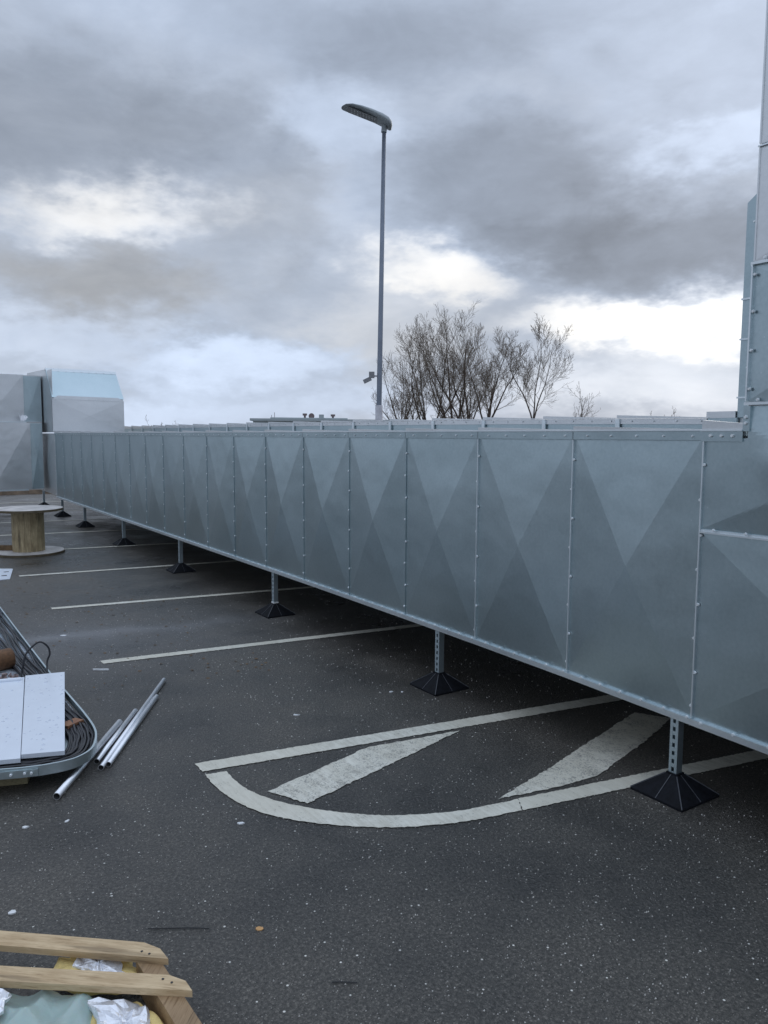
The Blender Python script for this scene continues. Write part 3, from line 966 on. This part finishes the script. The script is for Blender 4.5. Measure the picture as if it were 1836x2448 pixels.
# splice plate with bolts on the front rail
m = MB(); m.obox((.40, 4.146, .106), (.62, 4.069, .106), .008, .036); m.build('splice_plate', M['tray_rail'], tray, TO)
m = MB()
for x_ in (.43, .50, .56, .59):
    screw_at(m, (x_, 4.146 - (x_ - .40) * .35 - .007, .104 + .008 * random.random()), (-.33, -.94, 0), .008, .012)
m = m.build('bolt_heads', M['screw'], tray, TO); m['kind'] = 'stuff'
m = MB(); m.obox((.30, 4.34, .041), (.600, 4.235, .041), .07, .080)
tag(m.build('timber_block', mat_wood('block_wood', (.20, .17, .09), (.30, .26, .15), (1, 0, 0)), None, (.44, 4.28, 0)), 'yellowish timber block propping up the front of the cable tray', 'timber')
m = MB(); m.obox((.2, 10.5, .041), (.98, 10.4, .041), .09, .081)
tag(m.build('timber_block', M['timber_dark'], None, (.5, 10.45, 0)), 'timber bearer under the far part of the cable tray', 'timber')


def lid(P, zc, tilt, name, label):
    """shallow folded lid: P = near-left, near-right, far-right, far-left in plan"""
    (x0, y0), (x1, y1), (x2, y2), (x3, y3) = P
    m = MB(); z = zc; th = .004
    hs = [z, z, z + tilt, z + tilt]
    tp = [(x0, y0, hs[0]), (x1, y1, hs[1]), (x2, y2, hs[2]), (x3, y3, hs[3])]
    bt = [(a, b_, c - th) for a, b_, c in tp]
    m.hexa(bt, tp)
    root = m.build(name, M['plate'], None, (x0, y0, z))
    ctr = Vector(((x0 + x1 + x2 + x3) / 4, (y0 + y1 + y2 + y3) / 4, z))
    for k in range(4):
        a, b_ = Vector(tp[k]), Vector(tp[(k + 1) % 4])
        dn = Vector((0, 0, -.022))
        inn = (ctr - (a + b_) / 2); inn.z = 0; inn = inn.normalized() * .002
        e = MB(); ofs = -inn * .5
        e.hexa([a + ofs + dn, b_ + ofs + dn, b_ + inn + dn, a + inn + dn], [a + ofs + Vector((0, 0, .001)), b_ + ofs + Vector((0, 0, .001)), b_ + inn, a + inn])
        e.build('folded_edge', M['plate'], root, (x0, y0, z))
    return root, tp


def tagl(o, label): tag(o, label, 'lid')


L1, tp1 = lid([(.567, 4.221), (.763, 4.151), (1.041, 5.563), (.801, 5.616)], .155, .004, 'tray_lid', '')
tagl(L1, 'right pale lid covered in water drops, lying across the cable tray corner')
L2, tp2 = lid([(.30, 4.268), (.555, 4.180), (.792, 5.611), (.45, 5.69)], .152, .000, 'tray_lid', '')
tagl(L2, 'left pale lid with a raised bead at its far end, on the cable tray')
m = MB(); m.tube([(.47, 5.63, .158), (.765, 5.56, .158)], .013, 8); m.build('bead', M['plate'], L2, (.30, 4.268, .152))
# water drops
wm, ww, wb, wt = new_mat('water_drop')
wb.inputs['Base Color'].default_value = (.66, .71, .79, 1); wb.inputs['Roughness'].default_value = .08
for Lx, tp, cnt, loc in ((L1, tp1, 75, (.567, 4.221, .155)), (L2, tp2, 55, (.30, 4.268, .152))):
    m = MB()
    for _ in range(cnt):
        u_, v_ = random.uniform(.03, .97), random.uniform(.02, .98)
        a = Vector(tp[0]).lerp(Vector(tp[1]), u_); b_ = Vector(tp[3]).lerp(Vector(tp[2]), u_); c = a.lerp(b_, v_)
        r_ = random.choice((.003, .004, .005, .008)); el_ = random.uniform(1, 1.6)
        i = len(m.v)
        for k in range(7):
            an = 2 * math.pi * k / 7
            m.v.append((c.x + r_ * el_ * math.cos(an), c.y + r_ * math.sin(an), c.z + .0003))
        for k in range(7):
            an = 2 * math.pi * k / 7
            m.v.append((c.x + .6 * r_ * el_ * math.cos(an), c.y + .6 * r_ * math.sin(an), c.z + r_ * .45))
        for k in range(7):
            m.f.append((i + k, i + (k + 1) % 7, i + 7 + (k + 1) % 7, i + 7 + k))
        m.f.append(tuple(i + 7 + k for k in range(7)))
    d_ = m.build('water_drops', wm, Lx, loc, True); d_['kind'] = 'stuff'

# cables
NC = 15
for i in range(NC):
    fr = i / (NC - 1)
    random.seed(50 + i)
    ph = random.uniform(0, 6.28); zz = .101 + .020 * random.random()
    path = []
    for y in [13.4 - .35 * j for j in range(25)]:
        if y < 5.0: break
        wid = .115 + .11 * min(1, max(0, (y - 5.2) / 1.4))
        wob = .010 * math.sin(y * 2.3 + ph) + .008 * math.sin(y * 5.1 + 2 * ph)
        path.append((.968 - max(.014, .018 + wid * fr + wob), y, zz + .008 * math.sin(y * 3 + ph)))
    # round the corner: follow the rail at a growing distance
    cr = offset([Vector((p.x, p.y, 0)) for p in corner[2:]] + [Vector((.546, 4.098, 0)), Vector((.456, 4.133, 0)), Vector((.2, 4.225, 0)), Vector((-.5, 4.476, 0))], .018 + .125 * fr)
    for k, p in enumerate(cr):
        if k % 3 == 0 or k > len(cr) - 5:
            path.append((p.x + .004 * math.sin(ph + k), p.y + .004 * math.cos(ph * 2 + k), zz + .006 * math.sin(ph + k)))
    m = MB(); m.tube(catmull(path, 3), .0068 + .002 * random.random(), 6)
    o = m.build('cable', M['cable'], None, path[0], True)
    tag(o, 'black cable lying in the bundle along the edge of the cable tray', 'cable', 'black cables bundled in the tray')
random.seed(11)
loop = catmull([(.70, 5.45, .10), (.74, 5.60, .125), (.787, 5.7, .150), (.816, 5.7, .276), (.863, 5.7, .334), (.915, 5.7, .360), (.962, 5.7, .320), (.974, 5.7, .266), (.955, 5.7, .210), (.94, 5.62, .12)], 6)
m = MB(); m.tube(loop, .0065, 7)
tag(m.build('cable_loop', M['cable'], None, (.7, 5.5, .11), True), 'single black cable arching up in a loop beyond the edge of the tray', 'cable')
# brown sleeve and rubble in tray
m = MB()
ax0, ax1 = Vector((.42, 5.98, .168)), Vector((.775, 6.10, .168)); nseg = 20
d_ = (ax1 - ax0).normalized(); u_ = Vector((0, 0, 1)); w_ = d_.cross(u_)
for rr_, flip in ((.075, 1), (.069, -1)):
    i = len(m.v)
    for p in (ax0, ax1):
        for k in range(nseg):
            a = 2 * math.pi * k / nseg
            m.v.append(tuple(p + (u_ * math.cos(a) + w_ * math.sin(a)) * rr_))
    for k in range(nseg):
        q = (i + k, i + (k + 1) % nseg, i + nseg + (k + 1) % nseg, i + nseg + k)
        m.f.append(q if flip > 0 else q[::-1])
for k in range(nseg):
    a, b_ = nseg + k, nseg + (k + 1) % nseg
    m.f.append((a, b_, b_ + 2 * nseg, a + 2 * nseg))
tag(m.build('pipe_sleeve', M['rust'], None, (.6, 6.05, .095), True), 'rust brown tube lying in the cable tray behind the pale lids', 'tube')
random.seed(3)
m = MB()
for _ in range(26):
    c = Vector((random.uniform(.55, .80), random.uniform(5.74, 5.90), .096)); r0 = random.uniform(.008, .022)
    m.obox(c, c + Vector((random.uniform(-1, 1), random.uniform(-1, 1), random.uniform(.1, .6))).normalized() * r0 * 2, r0, r0 * .8)
q = m.build('rubble', plain('pinkish_rubble', (.25, .19, .18), .8, 0, .5, 40), None, (.7, 5.8, .09)); q['kind'] = 'stuff'
m = MB(); m.obox((.845, 4.60, .110), (.945, 4.66, .110), .07, .042)
tag(m.build('wood_offcut', mat_wood('red_offcut', (.22, .09, .05), (.33, .17, .08), (1, 1, 0)), None, (.9, 4.63, .088)), 'small reddish wood offcut inside the rounded corner of the tray', 'wood block')

# ------------------------------------------------------------------ loose conduit pipes
def pipe(a, b_, r_, label):
    a, b_ = Vector(a), Vector(b_); n_ = 16
    m = MB(); d_ = (b_ - a).normalized(); u_ = d_.orthogonal().normalized(); w_ = d_.cross(u_)
    for rr_ in (r_, r_ * .86):
        for p in (a, b_):
            for k in range(n_):
                an = 2 * math.pi * k / n_
                m.v.append(tuple(p + (u_ * math.cos(an) + w_ * math.sin(an)) * rr_))
    for k in range(n_):
        j = (k + 1) % n_
        m.f += [(k, j, n_ + j, n_ + k), (3 * n_ + k, 3 * n_ + j, 2 * n_ + j, 2 * n_ + k), (k, 2 * n_ + k, 2 * n_ + j, j), (n_ + j, 3 * n_ + j, 3 * n_ + k, n_ + k)]
    o = m.build('conduit_pipe', M['pipe'], None, a)
    o.data.materials.append(M['dark_void'])
    for i_, f in enumerate(o.data.polygons):
        f.use_smooth = (i_ % 4) < 2
        if i_ % 4 == 1: f.material_index = 1  # bore coloured dark in place of its shade
    tag(o, label, 'pipe', 'metal conduit pipes lying beside the cable tray')


pipe((.678, 3.93, .019), (1.198, 4.745, .030), .0185, 'conduit pipe jutting nearest the viewer, its open end by the dark patch of asphalt')
pipe((.945, 4.255, .016), (1.346, 4.928, .016), .0155, 'short conduit pipe on the left side of the bundle of three')
pipe((.945, 4.160, .016), (1.704, 5.460, .016), .0155, 'longest conduit pipe, middle one of the bundle, reaching farthest away')
pipe((.989, 4.180, .016), (1.548, 5.130, .016), .0155, 'conduit pipe on the right side of the bundle of three')

# ------------------------------------------------------------------ pallet with insulation scraps
pal = empty('pallet', (.2, 2.3, 0), 'wooden pallet at the lower left corner with two boards crossing a bearer', 'pallet')
PO = pal.location.copy()
BD = Vector((-PD.y, PD.x, 0))     # across the planks
ZP0, ZP1 = .098, .120


def plank(far_r, near_r, far_l, near_l, name='plank', cut=.0):
    m = MB()
    F1, N1, F0, N0 = (Vector((*q, 0)) for q in (far_r, near_r, far_l, near_l))
    d_ = (F1 - F0).normalized()
    ext = 1.05
    F0 = F0 - d_ * ext; N0 = N0 - d_ * ext
    # far corner of the end is worn off
    C = F1 - d_ * .035; E = F1.lerp(N1, .35) + d_ * .004
    P = [N0, N1 + d_ * .0, E, C, F0]
    lo = [(p.x, p.y, ZP0) for p in P]; hi = [(p.x, p.y, ZP1) for p in P]
    i = 0; m.v = lo + hi; k = len(P)
    m.f = [tuple(range(k))[::-1], tuple(range(k, 2 * k))] + [(j, (j + 1) % k, k + (j + 1) % k, k + j) for j in range(k)]
    return m.build(name, M['plank'], pal, PO)


plank((.701, 2.420), (.716, 2.318), (.283, 2.772), (.272, 2.682))
plank((.722, 2.222), (.731, 2.137), (.259, 2.579), (.248, 2.492))
plank((.60, 1.98), (.615, 1.90), (.245, 2.28), (.235, 2.20))
plank((.52, 1.80), (.53, 1.72), (.225, 2.04), (.215, 1.96))
for s_ in (0.0, -.95):
    m = MB()
    a = Vector((.667, 2.40, 0)) + PD * s_; b_ = Vector((.702, 1.70, 0)) + PD * s_
    m.obox((a.x, a.y, .049), (b_.x, b_.y, .049), .064, .097)
    m.build('bearer', M['bearer'], pal, PO)


m = MB()
for bx_, by_ in ((.655, 2.40), (.672, 2.375), (.672, 2.235), (.690, 2.205)):
    m.tube([(bx_, by_, ZP1 - .002), (bx_, by_, ZP1 + .0015)], .0042, 7)
nl = m.build('nail_heads', M['wire'], pal, PO); nl['kind'] = 'stuff'


def lump(P, z0, h, mat, name, label, seed, cat='insulation', amp=.006, n_in=5):
    """low crumpled slab over a plan outline"""
    random.seed(seed)
    P = [Vector((x_, y_, 0)) for x_, y_ in P]
    Q = []
    for k in range(len(P)):
        a, b_ = P[k], P[(k + 1) % len(P)]
        for j in range(4):
            q = a.lerp(b_, j / 4); Q.append(q + Vector((random.uniform(-amp, amp), random.uniform(-amp, amp), 0)))
    c = sum(Q, Vector()) / len(Q)
    m = MB(); K = len(Q)
    rings = [(1.0, 0), (1.0, h * .7), (.88, h), (.62, h), (.34, h), (.12, h)]
    for s_, z in rings:
        for q in Q:
            p = c + (q - c) * s_
            m.v.append((p.x, p.y, z0 + z + (random.uniform(-1, 1) * amp if z else 0)))
    for r_ in range(len(rings) - 1):
        for k in range(K):
            a = r_ * K + k; b_ = r_ * K + (k + 1) % K
            m.f.append((a, b_, b_ + K, a + K))
    m.f.append(tuple((len(rings) - 1) * K + k for k in range(K)))
    o = m.build(name, mat, None, (c.x, c.y, z0))
    tag(o, label, cat)
    return o


f1 = lump([(.395, 2.53), (.442, 2.60), (.503, 2.585), (.590, 2.515), (.635, 2.45), (.640, 2.36), (.560, 2.36), (.46, 2.43)], .03, .040, M['foam'],
          'insulation_piece', 'yellow foam insulation scrap between the first two pallet boards', 31)
lump([(.468, 2.515), (.500, 2.575), (.590, 2.500), (.596, 2.37), (.52, 2.40)], .072, .010, M['foil'],
     'foil_facing', 'wrinkled silver foil lying on the foam between the pallet boards', 32, 'foil', .008)
lump([(.47, 2.33), (.600, 2.265), (.640, 2.17), (.645, 2.08), (.55, 2.02), (.45, 2.16)], .02, .046, M['foam'],
     'insulation_piece', 'yellow foam insulation scrap in front of the second pallet board', 33)
lump([(.46, 2.32), (.585, 2.262), (.618, 2.17), (.57, 2.04), (.50, 2.08), (.47, 2.2)], .068, .012, M['foil'],
     'foil_facing', 'wrinkled silver foil sheet in front of the second board, beside the green film', 34, 'foil', .009)
lump([(.16, 2.47), (.235, 2.50), (.268, 2.445), (.245, 2.38), (.17, 2.36)], .10, .012, M['foil'],
     'foil_facing', 'white torn foil corner at the left edge under the pallet board', 35, 'foil', .006)
# green film: rumpled sheet
random.seed(5)
m = MB(); nx, ny = 46, 40
for j in range(ny + 1):
    for i in range(nx + 1):
        u_, v_ = i / nx, j / ny
        x_ = -.10 + .645 * u_ + .015 * math.sin(v_ * 9)
        y_ = 1.95 + .60 * v_ - (x_ - .23) * .62
        rdg = lambda t: 1 - abs(math.sin(t))
        z_ = .060 + .040 * rdg(6.5 * u_ + 4.2 * v_ + .8 * math.sin(7 * v_)) + .026 * rdg(12 * u_ - 9 * v_ + math.sin(9 * u_)) + .008 * math.sin(17 * v_ + 11 * u_ * u_)
        z_ -= .06 * max(0, u_ - .82) / .18 + .04 * max(0, v_ - .86) / .14
        z_ = min(z_, .094 if y_ > 2.492 - (x_ - .248) * .735 - .012 else .2)
        m.v.append((x_, y_, max(.012, z_)))
for j in range(ny):
    for i in range(nx):
        a = j * (nx + 1) + i
        m.f.append((a, a + 1, a + nx + 2, a + nx + 1))
tag(m.build('plastic_film', M['film'], None, (.2, 2.2, 0), True), 'rumpled pale green plastic film at the bottom left over the pallet', 'plastic film')

# ------------------------------------------------------------------ lamp post and its camera
lamp = empty('street_lamp', (7.672, 11.711, 0), 'tall grey lamp post with a flat curved LED head, rising behind the ducts', 'street lamp')
LO = lamp.location.copy()
m = MB(); m.tube([(7.672, 11.711, 0), (7.673, 11.71, 2.4), (7.73, 11.673, 7.15)], [.052, .048, .036], 16)
m.build('pole', M['pole'], lamp, LO, True)
m = MB(); m.tube([(7.6725, 11.7105, 0), (7.6725, 11.7105, 2.36)], [.068, .068], 16); m.build('collar', M['pole_collar'], lamp, LO, True)
# head: lofted shell running from the pole up to the left
A = Vector((7.83, 11.60, 7.155)); B = Vector((7.10, 12.07, 7.475)); ax = (B - A)
Ld = ax.length; dx_ = ax.normalized(); sdv = dx_.cross(Vector((0, 0, 1))).normalized(); upv = sdv.cross(dx_)
secs = [(0, .10, .05, .0), (.03, .16, .085, .01), (.10, .20, .105, .03), (.22, .215, .105, .045), (.42, .225, .085, .062), (.62, .225, .065, .066), (.80, .205, .048, .055), (.92, .16, .03, .03), (.98, .09, .016, .008), (1.0, .04, .01, 0)]
m = MB(); K = 16
for t_, wd, ht, lift in secs:
    c = A + ax * t_ + upv * lift
    for k in range(K):
        a = 2 * math.pi * k / K
        hh = ht if math.sin(a) > 0 else ht * .35
        m.v.append(tuple(c + sdv * math.cos(a) * wd + upv * math.sin(a) * hh))
for r_ in range(len(secs) - 1):
    for k in range(K):
        a = r_ * K + k; b_ = r_ * K + (k + 1) % K
        m.f.append((a, b_, b_ + K, a + K))
m.f.append(tuple(range(K))[::-1]); m.f.append(tuple((len(secs) - 1) * K + k for k in range(K)))
hd = m.build('lamp_head', M['lamp_body'], lamp, LO, True)
m = MB()
p0 = A + ax * .30 + upv * .030; p1 = A + ax * .88 + upv * .030
m.hexa([p0 - sdv * .13 - upv * .012, p0 + sdv * .13 - upv * .012, p1 + sdv * .13 - upv * .012, p1 - sdv * .13 - upv * .012],
       [p0 - sdv * .10 + upv * .01, p0 + sdv * .10 + upv * .01, p1 + sdv * .11 + upv * .01, p1 - sdv * .11 + upv * .01])
m.build('lens', M['lamp_lens'], hd, LO)
m = MB()
for i in range(9):
    for j in range(4):
        c = p0.lerp(p1, (i + .6) / 10) + sdv * (-.09 + .06 * j) - upv * .0135
        m.obox(c - dx_ * .008, c + dx_ * .008, .014, .006, upv)
l_ = m.build('led_dots', M['scrap'], hd, LO); l_['kind'] = 'stuff'
m = MB(); m.tube([(7.725, 11.676, 7.08), (7.735, 11.67, 7.20)], .05, 12); m.build('spigot', M['lamp_body'], lamp, LO)

cmr = empty('security_camera', (7.60, 11.75, 2.86), 'small grey box camera mounted low on the left of the lamp post', 'camera')
KO = cmr.location.copy()
m = MB(); m.obox((7.60, 11.755, 2.90), (7.52, 11.81, 2.90), .09, .11); m.build('housing', M['camera_shell'], cmr, KO)
m = MB(); m.obox((7.55, 11.79, 2.84), (7.44, 11.865, 2.775), .07, .07); m.build('lens_hood', M['camera_shell'], cmr, KO)
m = MB(); m.obox((7.66, 11.72, 2.88), (7.60, 11.755, 2.88), .03, .03); m.build('bracket', M['pole_collar'], cmr, KO)

# ------------------------------------------------------------------ far low building
bld = empty('roof_building', (21.5, 41, 0), 'low pale building roof beyond the ducts carrying small vents', 'building')
HO = bld.location.copy()
m = MB()
P = [(18.3, 41.1), (25.4, 37.2), (29.5, 44.5), (22.4, 48.4)]
m.hexa([(x_, y_, 0) for x_, y_ in P], [(x_, y_, 2.66) for x_, y_ in P]); m.build('wall', M['render_wall'], bld, HO)
m = MB()
P2 = [(18.1, 41.1), (25.4, 37.05), (29.7, 44.6), (22.4, 48.6)]
m.hexa([(x_, y_, 2.66) for x_, y_ in P2], [(P2[0][0], P2[0][1], 2.80), (P2[1][0], P2[1][1], 2.76), (P2[2][0], P2[2][1], 2.76), (P2[3][0], P2[3][1], 2.80)])
m.build('parapet', M['render_wall'], bld, HO)
m = MB(); m.obox((19.3, 40.9, 2.83), (23.2, 38.75, 2.81), .3, .07); m.build('roof_upstand', M['render_wall'], bld, HO)
for x_, y_, r_, z_, nm in ((21.01, 39.9, .10, 3.10, 'vent'), (22.45, 39.15, .10, 3.06, 'vent')):
    m = MB(); m.tube([(x_, y_, 2.7), (x_, y_, z_ - .10)], r_ * .6, 10); m.tube([(x_, y_, z_ - .12), (x_, y_, z_)], r_ * 1.3, 10); m.build(nm, M['vent'], bld, HO)
m = MB(); m.tube([(21.34, 39.70, 2.95), (21.30, 39.63, 2.95)], .17, 16); m.tube([(21.34, 39.72, 2.7), (21.34, 39.72, 2.95)], .02, 6); m.build('dish', M['vent'], bld, HO)
m = MB(); m.obox((21.68, 39.43, 2.92), (21.93, 39.29, 2.92), .14, .25); m.build('vent_box', M['render_wall'], bld, HO)
for x_ in (19.3, 19.45):
    m = MB(); m.tube([(x_, 40.75 - (x_ - 19.3) * .5, 2.7), (x_, 40.75 - (x_ - 19.3) * .5, 3.0 + (x_ - 19.3))], .015, 5); m.build('antenna', M['vent'], bld, HO)

# ------------------------------------------------------------------ bare trees
def tree(x, y, top, spread, seed, label, stems=3, lean=(0, 0), dense=1.0, group='bare winter trees beyond the ducts', fork=.24):
    rnd = random.Random(seed)
    root = empty('bare_tree', (x, y, 0), label, 'tree', group)
    T, C_ = MB(), MB()

    def grow(m, p, d, L, r0, lev):
        nseg = 8 if lev == 0 else (6 if lev == 1 else (4 if lev == 2 else 3))
        pts = [p]; rad = [r0]; q = p.copy(); dd = d.copy()
        jit = (.12, .15, .17, .17)[lev]; up = (.06, .12, .12, .10)[lev]
        for k in range(nseg):
            dd = (dd + Vector((rnd.gauss(0, 1), rnd.gauss(0, 1), rnd.gauss(0, .6))) * jit * .8 + Vector((0, 0, up))).normalized()
            q = q + dd * L / nseg
            pts.append(q.copy()); rad.append(max(.0075, r0 * (1 - .82 * (k + 1) / nseg)))
        m.tube(pts, rad, (7, 5, 3, 3)[lev], False)
        if lev >= 3: return
        cnt = max(2, int((11, 9, 6)[lev] * dense))
        for c in range(cnt):
            t_ = (.12 if lev == 0 else .22) + (.86 if lev == 0 else .76) * (c + rnd.random() * .9) / cnt
            f = min(t_, .985) * nseg; k = int(f); pp = pts[k].lerp(pts[k + 1], f - k)
            base = (pts[k + 1] - pts[k]).normalized()
            side = base.orthogonal().normalized()
            side.rotate(Matrix.Rotation(rnd.uniform(0, 6.283), 3, base))
            an = rnd.uniform(.45, .95)
            nd = (base * math.cos(an) + side * math.sin(an)).normalized()
            LL = L * rnd.uniform(.30, .60) * (1.15 - .55 * t_)
            grow(C_, pp, nd, LL, max(.0095, rad[k] * (.50 if lev else .36)), lev + 1)

    trunk_h = top * fork
    tp_ = Vector((0, 0, 0)); pts = [tp_]; rad = [.13 + .02 * spread]
    for k in range(4):
        tp_ = tp_ + Vector((rnd.uniform(-.08, .08) + lean[0] * .1, rnd.uniform(-.08, .08) + lean[1] * .1, trunk_h / 4))
        pts.append(tp_.copy()); rad.append(rad[0] * (1 - .08 * (k + 1)))
    T.tube(pts, rad, 8, False)
    for s_ in range(stems):
        an = 2 * math.pi * (s_ + rnd.uniform(-.3, .3)) / stems + seed
        out = spread / (top - trunk_h) * rnd.uniform(.5, 1.35)
        d_ = Vector((math.cos(an) * out + lean[0] * .1, math.sin(an) * out + lean[1] * .1, 1)).normalized()
        grow(T, tp_ - Vector((0, 0, .15)), d_, (top - trunk_h) * rnd.uniform(.80, .93), rad[-1] * rnd.uniform(.50, .72), 0)
    T.build('trunk', M['bark'], root); c_ = C_.build('crown', M['twig'], root)
    c_['kind'] = 'stuff'
    return root


tree(34.5, 49.4, 7.8, 2.8, 3, 'low bare tree right behind the lamp post, thin spreading stems', 4, dense=.75, fork=.2)
tree(36.1, 47.9, 10.7, 4.6, 5, 'bare tree just right of the lamp post, first of the tall ones', 5, dense=.95, fork=.17)
tree(37.5, 46.9, 10.9, 4.0, 8, 'tall bare tree second from the lamp post in the dense clump', 4, dense=.9, fork=.17)
tree(38.8, 45.8, 10.9, 4.0, 13, 'tall bare tree with a leaning dark trunk in the middle of the clump', 3, lean=(-.8, .8), dense=1.1, fork=.18)
tree(39.5, 45.1, 9.7, 3.4, 21, 'bare tree at the right edge of the dense clump, lower rounded crown', 4, dense=1.0)
tree(42.0, 42.9, 10.1, 2.2, 34, 'lone bare tree standing apart to the right of the clump', 3, dense=1.0, fork=.3)
tree(46.0, 41.6, 5.5, 1.3, 41, 'small bare sapling tip rising between the lone tree and the riser', 2, dense=.6)
tree(53.5, 39.5, 4.3, 1.4, 55, 'faint bare treetop above the duct near the right riser', 3, dense=.5)
tree(18.9, 60.3, 3.2, 1.6, 60, 'tiny bare treetop above the duct just right of the far riser', 4, dense=.5)
tree(35.0, 48.7, 6.2, 3.0, 71, 'shrubby bare tree low behind the foot of the lamp post', 5, dense=.7, fork=.15)
tree(38.3, 46.4, 7.0, 3.2, 72, 'shorter bare tree filling the middle of the dense clump', 5, dense=.7, fork=.15)

# ------------------------------------------------------------------ litter
def scrap(x, y, w_, l_, rot, mat, label, name='paper_scrap', h=.004, cat='litter'):
    rnd = random.Random(int(x * 1000 + y * 77)); m = MB(); P = []
    for k in range(7):
        a = 2 * math.pi * k / 7
        px, py = math.cos(a) * l_ * rnd.uniform(.38, .55), math.sin(a) * w_ * rnd.uniform(.38, .55)
        P.append((x + px * math.cos(rot) - py * math.sin(rot), y + px * math.sin(rot) + py * math.cos(rot)))
    hs = [h * rnd.uniform(.8, 2.2) for _ in P]
    m.v = [(a, b_, .0005) for a, b_ in P] + [(a, b_, q) for (a, b_), q in zip(P, hs)]
    m.f = [tuple(range(7))[::-1], tuple(range(7, 14))] + [(k, (k + 1) % 7, 7 + (k + 1) % 7, 7 + k) for k in range(7)]
    tag(m.build(name, mat, None, (x, y, 0)), label, cat)


scrap(2.208, 4.328, .022, .045, -.6, M['scrap'], 'white chip on the asphalt left of the long straight marking line')
scrap(1.347, 3.218, .022, .036, -.6, M['scrap'], 'white flake just left of the curved white marking')
scrap(.504, 3.72, .020, .034, -.3, M['scrap'], 'white flake in the shade below the left end of the cable tray')
scrap(.677, 3.677, .016, .030, .6, M['scrap'], 'white flake on the asphalt below the nearest pipe end')
scrap(.357, 3.056, .024, .035, -.3, M['scrap'], 'crumpled white bit near the left edge above the pallet')
scrap(1.097, 2.458, .022, .034, -.6, M['orange'], 'small orange peel coloured scrap on the open asphalt')
scrap(1.357, 7.233, .03, .06, -.5, M['scrap'], 'white scrap beside the pale silt streak')
scrap(2.976, 4.369, .018, .034, -.2, M['scrap'], 'left white chip beside the second post foot')
scrap(3.041, 4.327, .014, .022, -.2, M['scrap'], 'right white chip beside the second post foot')
m = MB(); m.obox((1.335, 6.03, .006), (1.435, 5.965, .006), .014, .010)
tag(m.build('stick', M['scrap'], None, (1.38, 6.0, 0)), 'thin white stick lying below the end of the second parking line', 'stick')
m = MB(); m.tube(catmull([(.755, 2.680, .004), (.82, 2.64, .004), (.88, 2.604, .004), (.943, 2.558, .004)], 4), .002, 5)
tag(m.build('wire_offcut', M['wire'], None, (.85, 2.62, 0)), 'thin dark wire offcut on the asphalt above the pallet', 'wire')
m = MB(); m.tube(catmull([(1.18, 2.07, .004), (1.21, 2.052, .004), (1.25, 2.022, .004)], 4), .002, 5)
tag(m.build('wire_offcut', M['wire'], None, (1.2, 2.05, 0)), 'short dark wire offcut at the bottom of the open asphalt', 'wire')

random.seed(99)
m = MB()
for _ in range(9000):
    d_ = random.uniform(1.6, 9.0); a = random.uniform(math.radians(2), math.radians(66))
    if random.random() < .35: d_ = random.uniform(1.6, 4.0)
    x_, y_ = d_ * math.sin(a), d_ * math.cos(a)
    if .2 < x_ < 1.0 and y_ > 4.0: continue
    s_ = random.choice((.0014, .0018, .0022, .003, .0042)) * (1 if d_ < 5 else 1.4)
    i = len(m.v); r0 = random.uniform(0, 6.28)
    for k in range(3):
        m.v.append((x_ + s_ * math.cos(r0 + 2.1 * k), y_ + s_ * math.sin(r0 + 2.1 * k) * .8, 0.0005))
    m.v.append((x_ + random.uniform(-.3, .3) * s_, y_, s_ * 1.1 + .001))
    m.f += [(i, i + 1, i + 3), (i + 1, i + 2, i + 3), (i + 2, i, i + 3)]
gr = m.build('grit', M['grit']); gr['kind'] = 'stuff'
gr['label'] = 'tiny pale grit scattered over the asphalt'
# dark leaf bits and clods on the left asphalt
m = MB()
for _ in range(260):
    x_ = random.uniform(1.0, 2.6); y_ = random.uniform(5.2, 13)
    s_ = random.uniform(.006, .018); i = len(m.v); r0 = random.uniform(0, 6.28)
    for k in range(4):
        m.v.append((x_ + s_ * math.cos(r0 + 1.57 * k) * random.uniform(.6, 1.3), y_ + s_ * math.sin(r0 + 1.57 * k) * random.uniform(.6, 1.3), .001 + random.uniform(0, .006)))
    m.f += [(i, i + 1, i + 2, i + 3)]
lb = m.build('leaf_bits', M['timber_dark']); lb['kind'] = 'stuff'
lb['label'] = 'dark leaf fragments scattered on the damp asphalt'
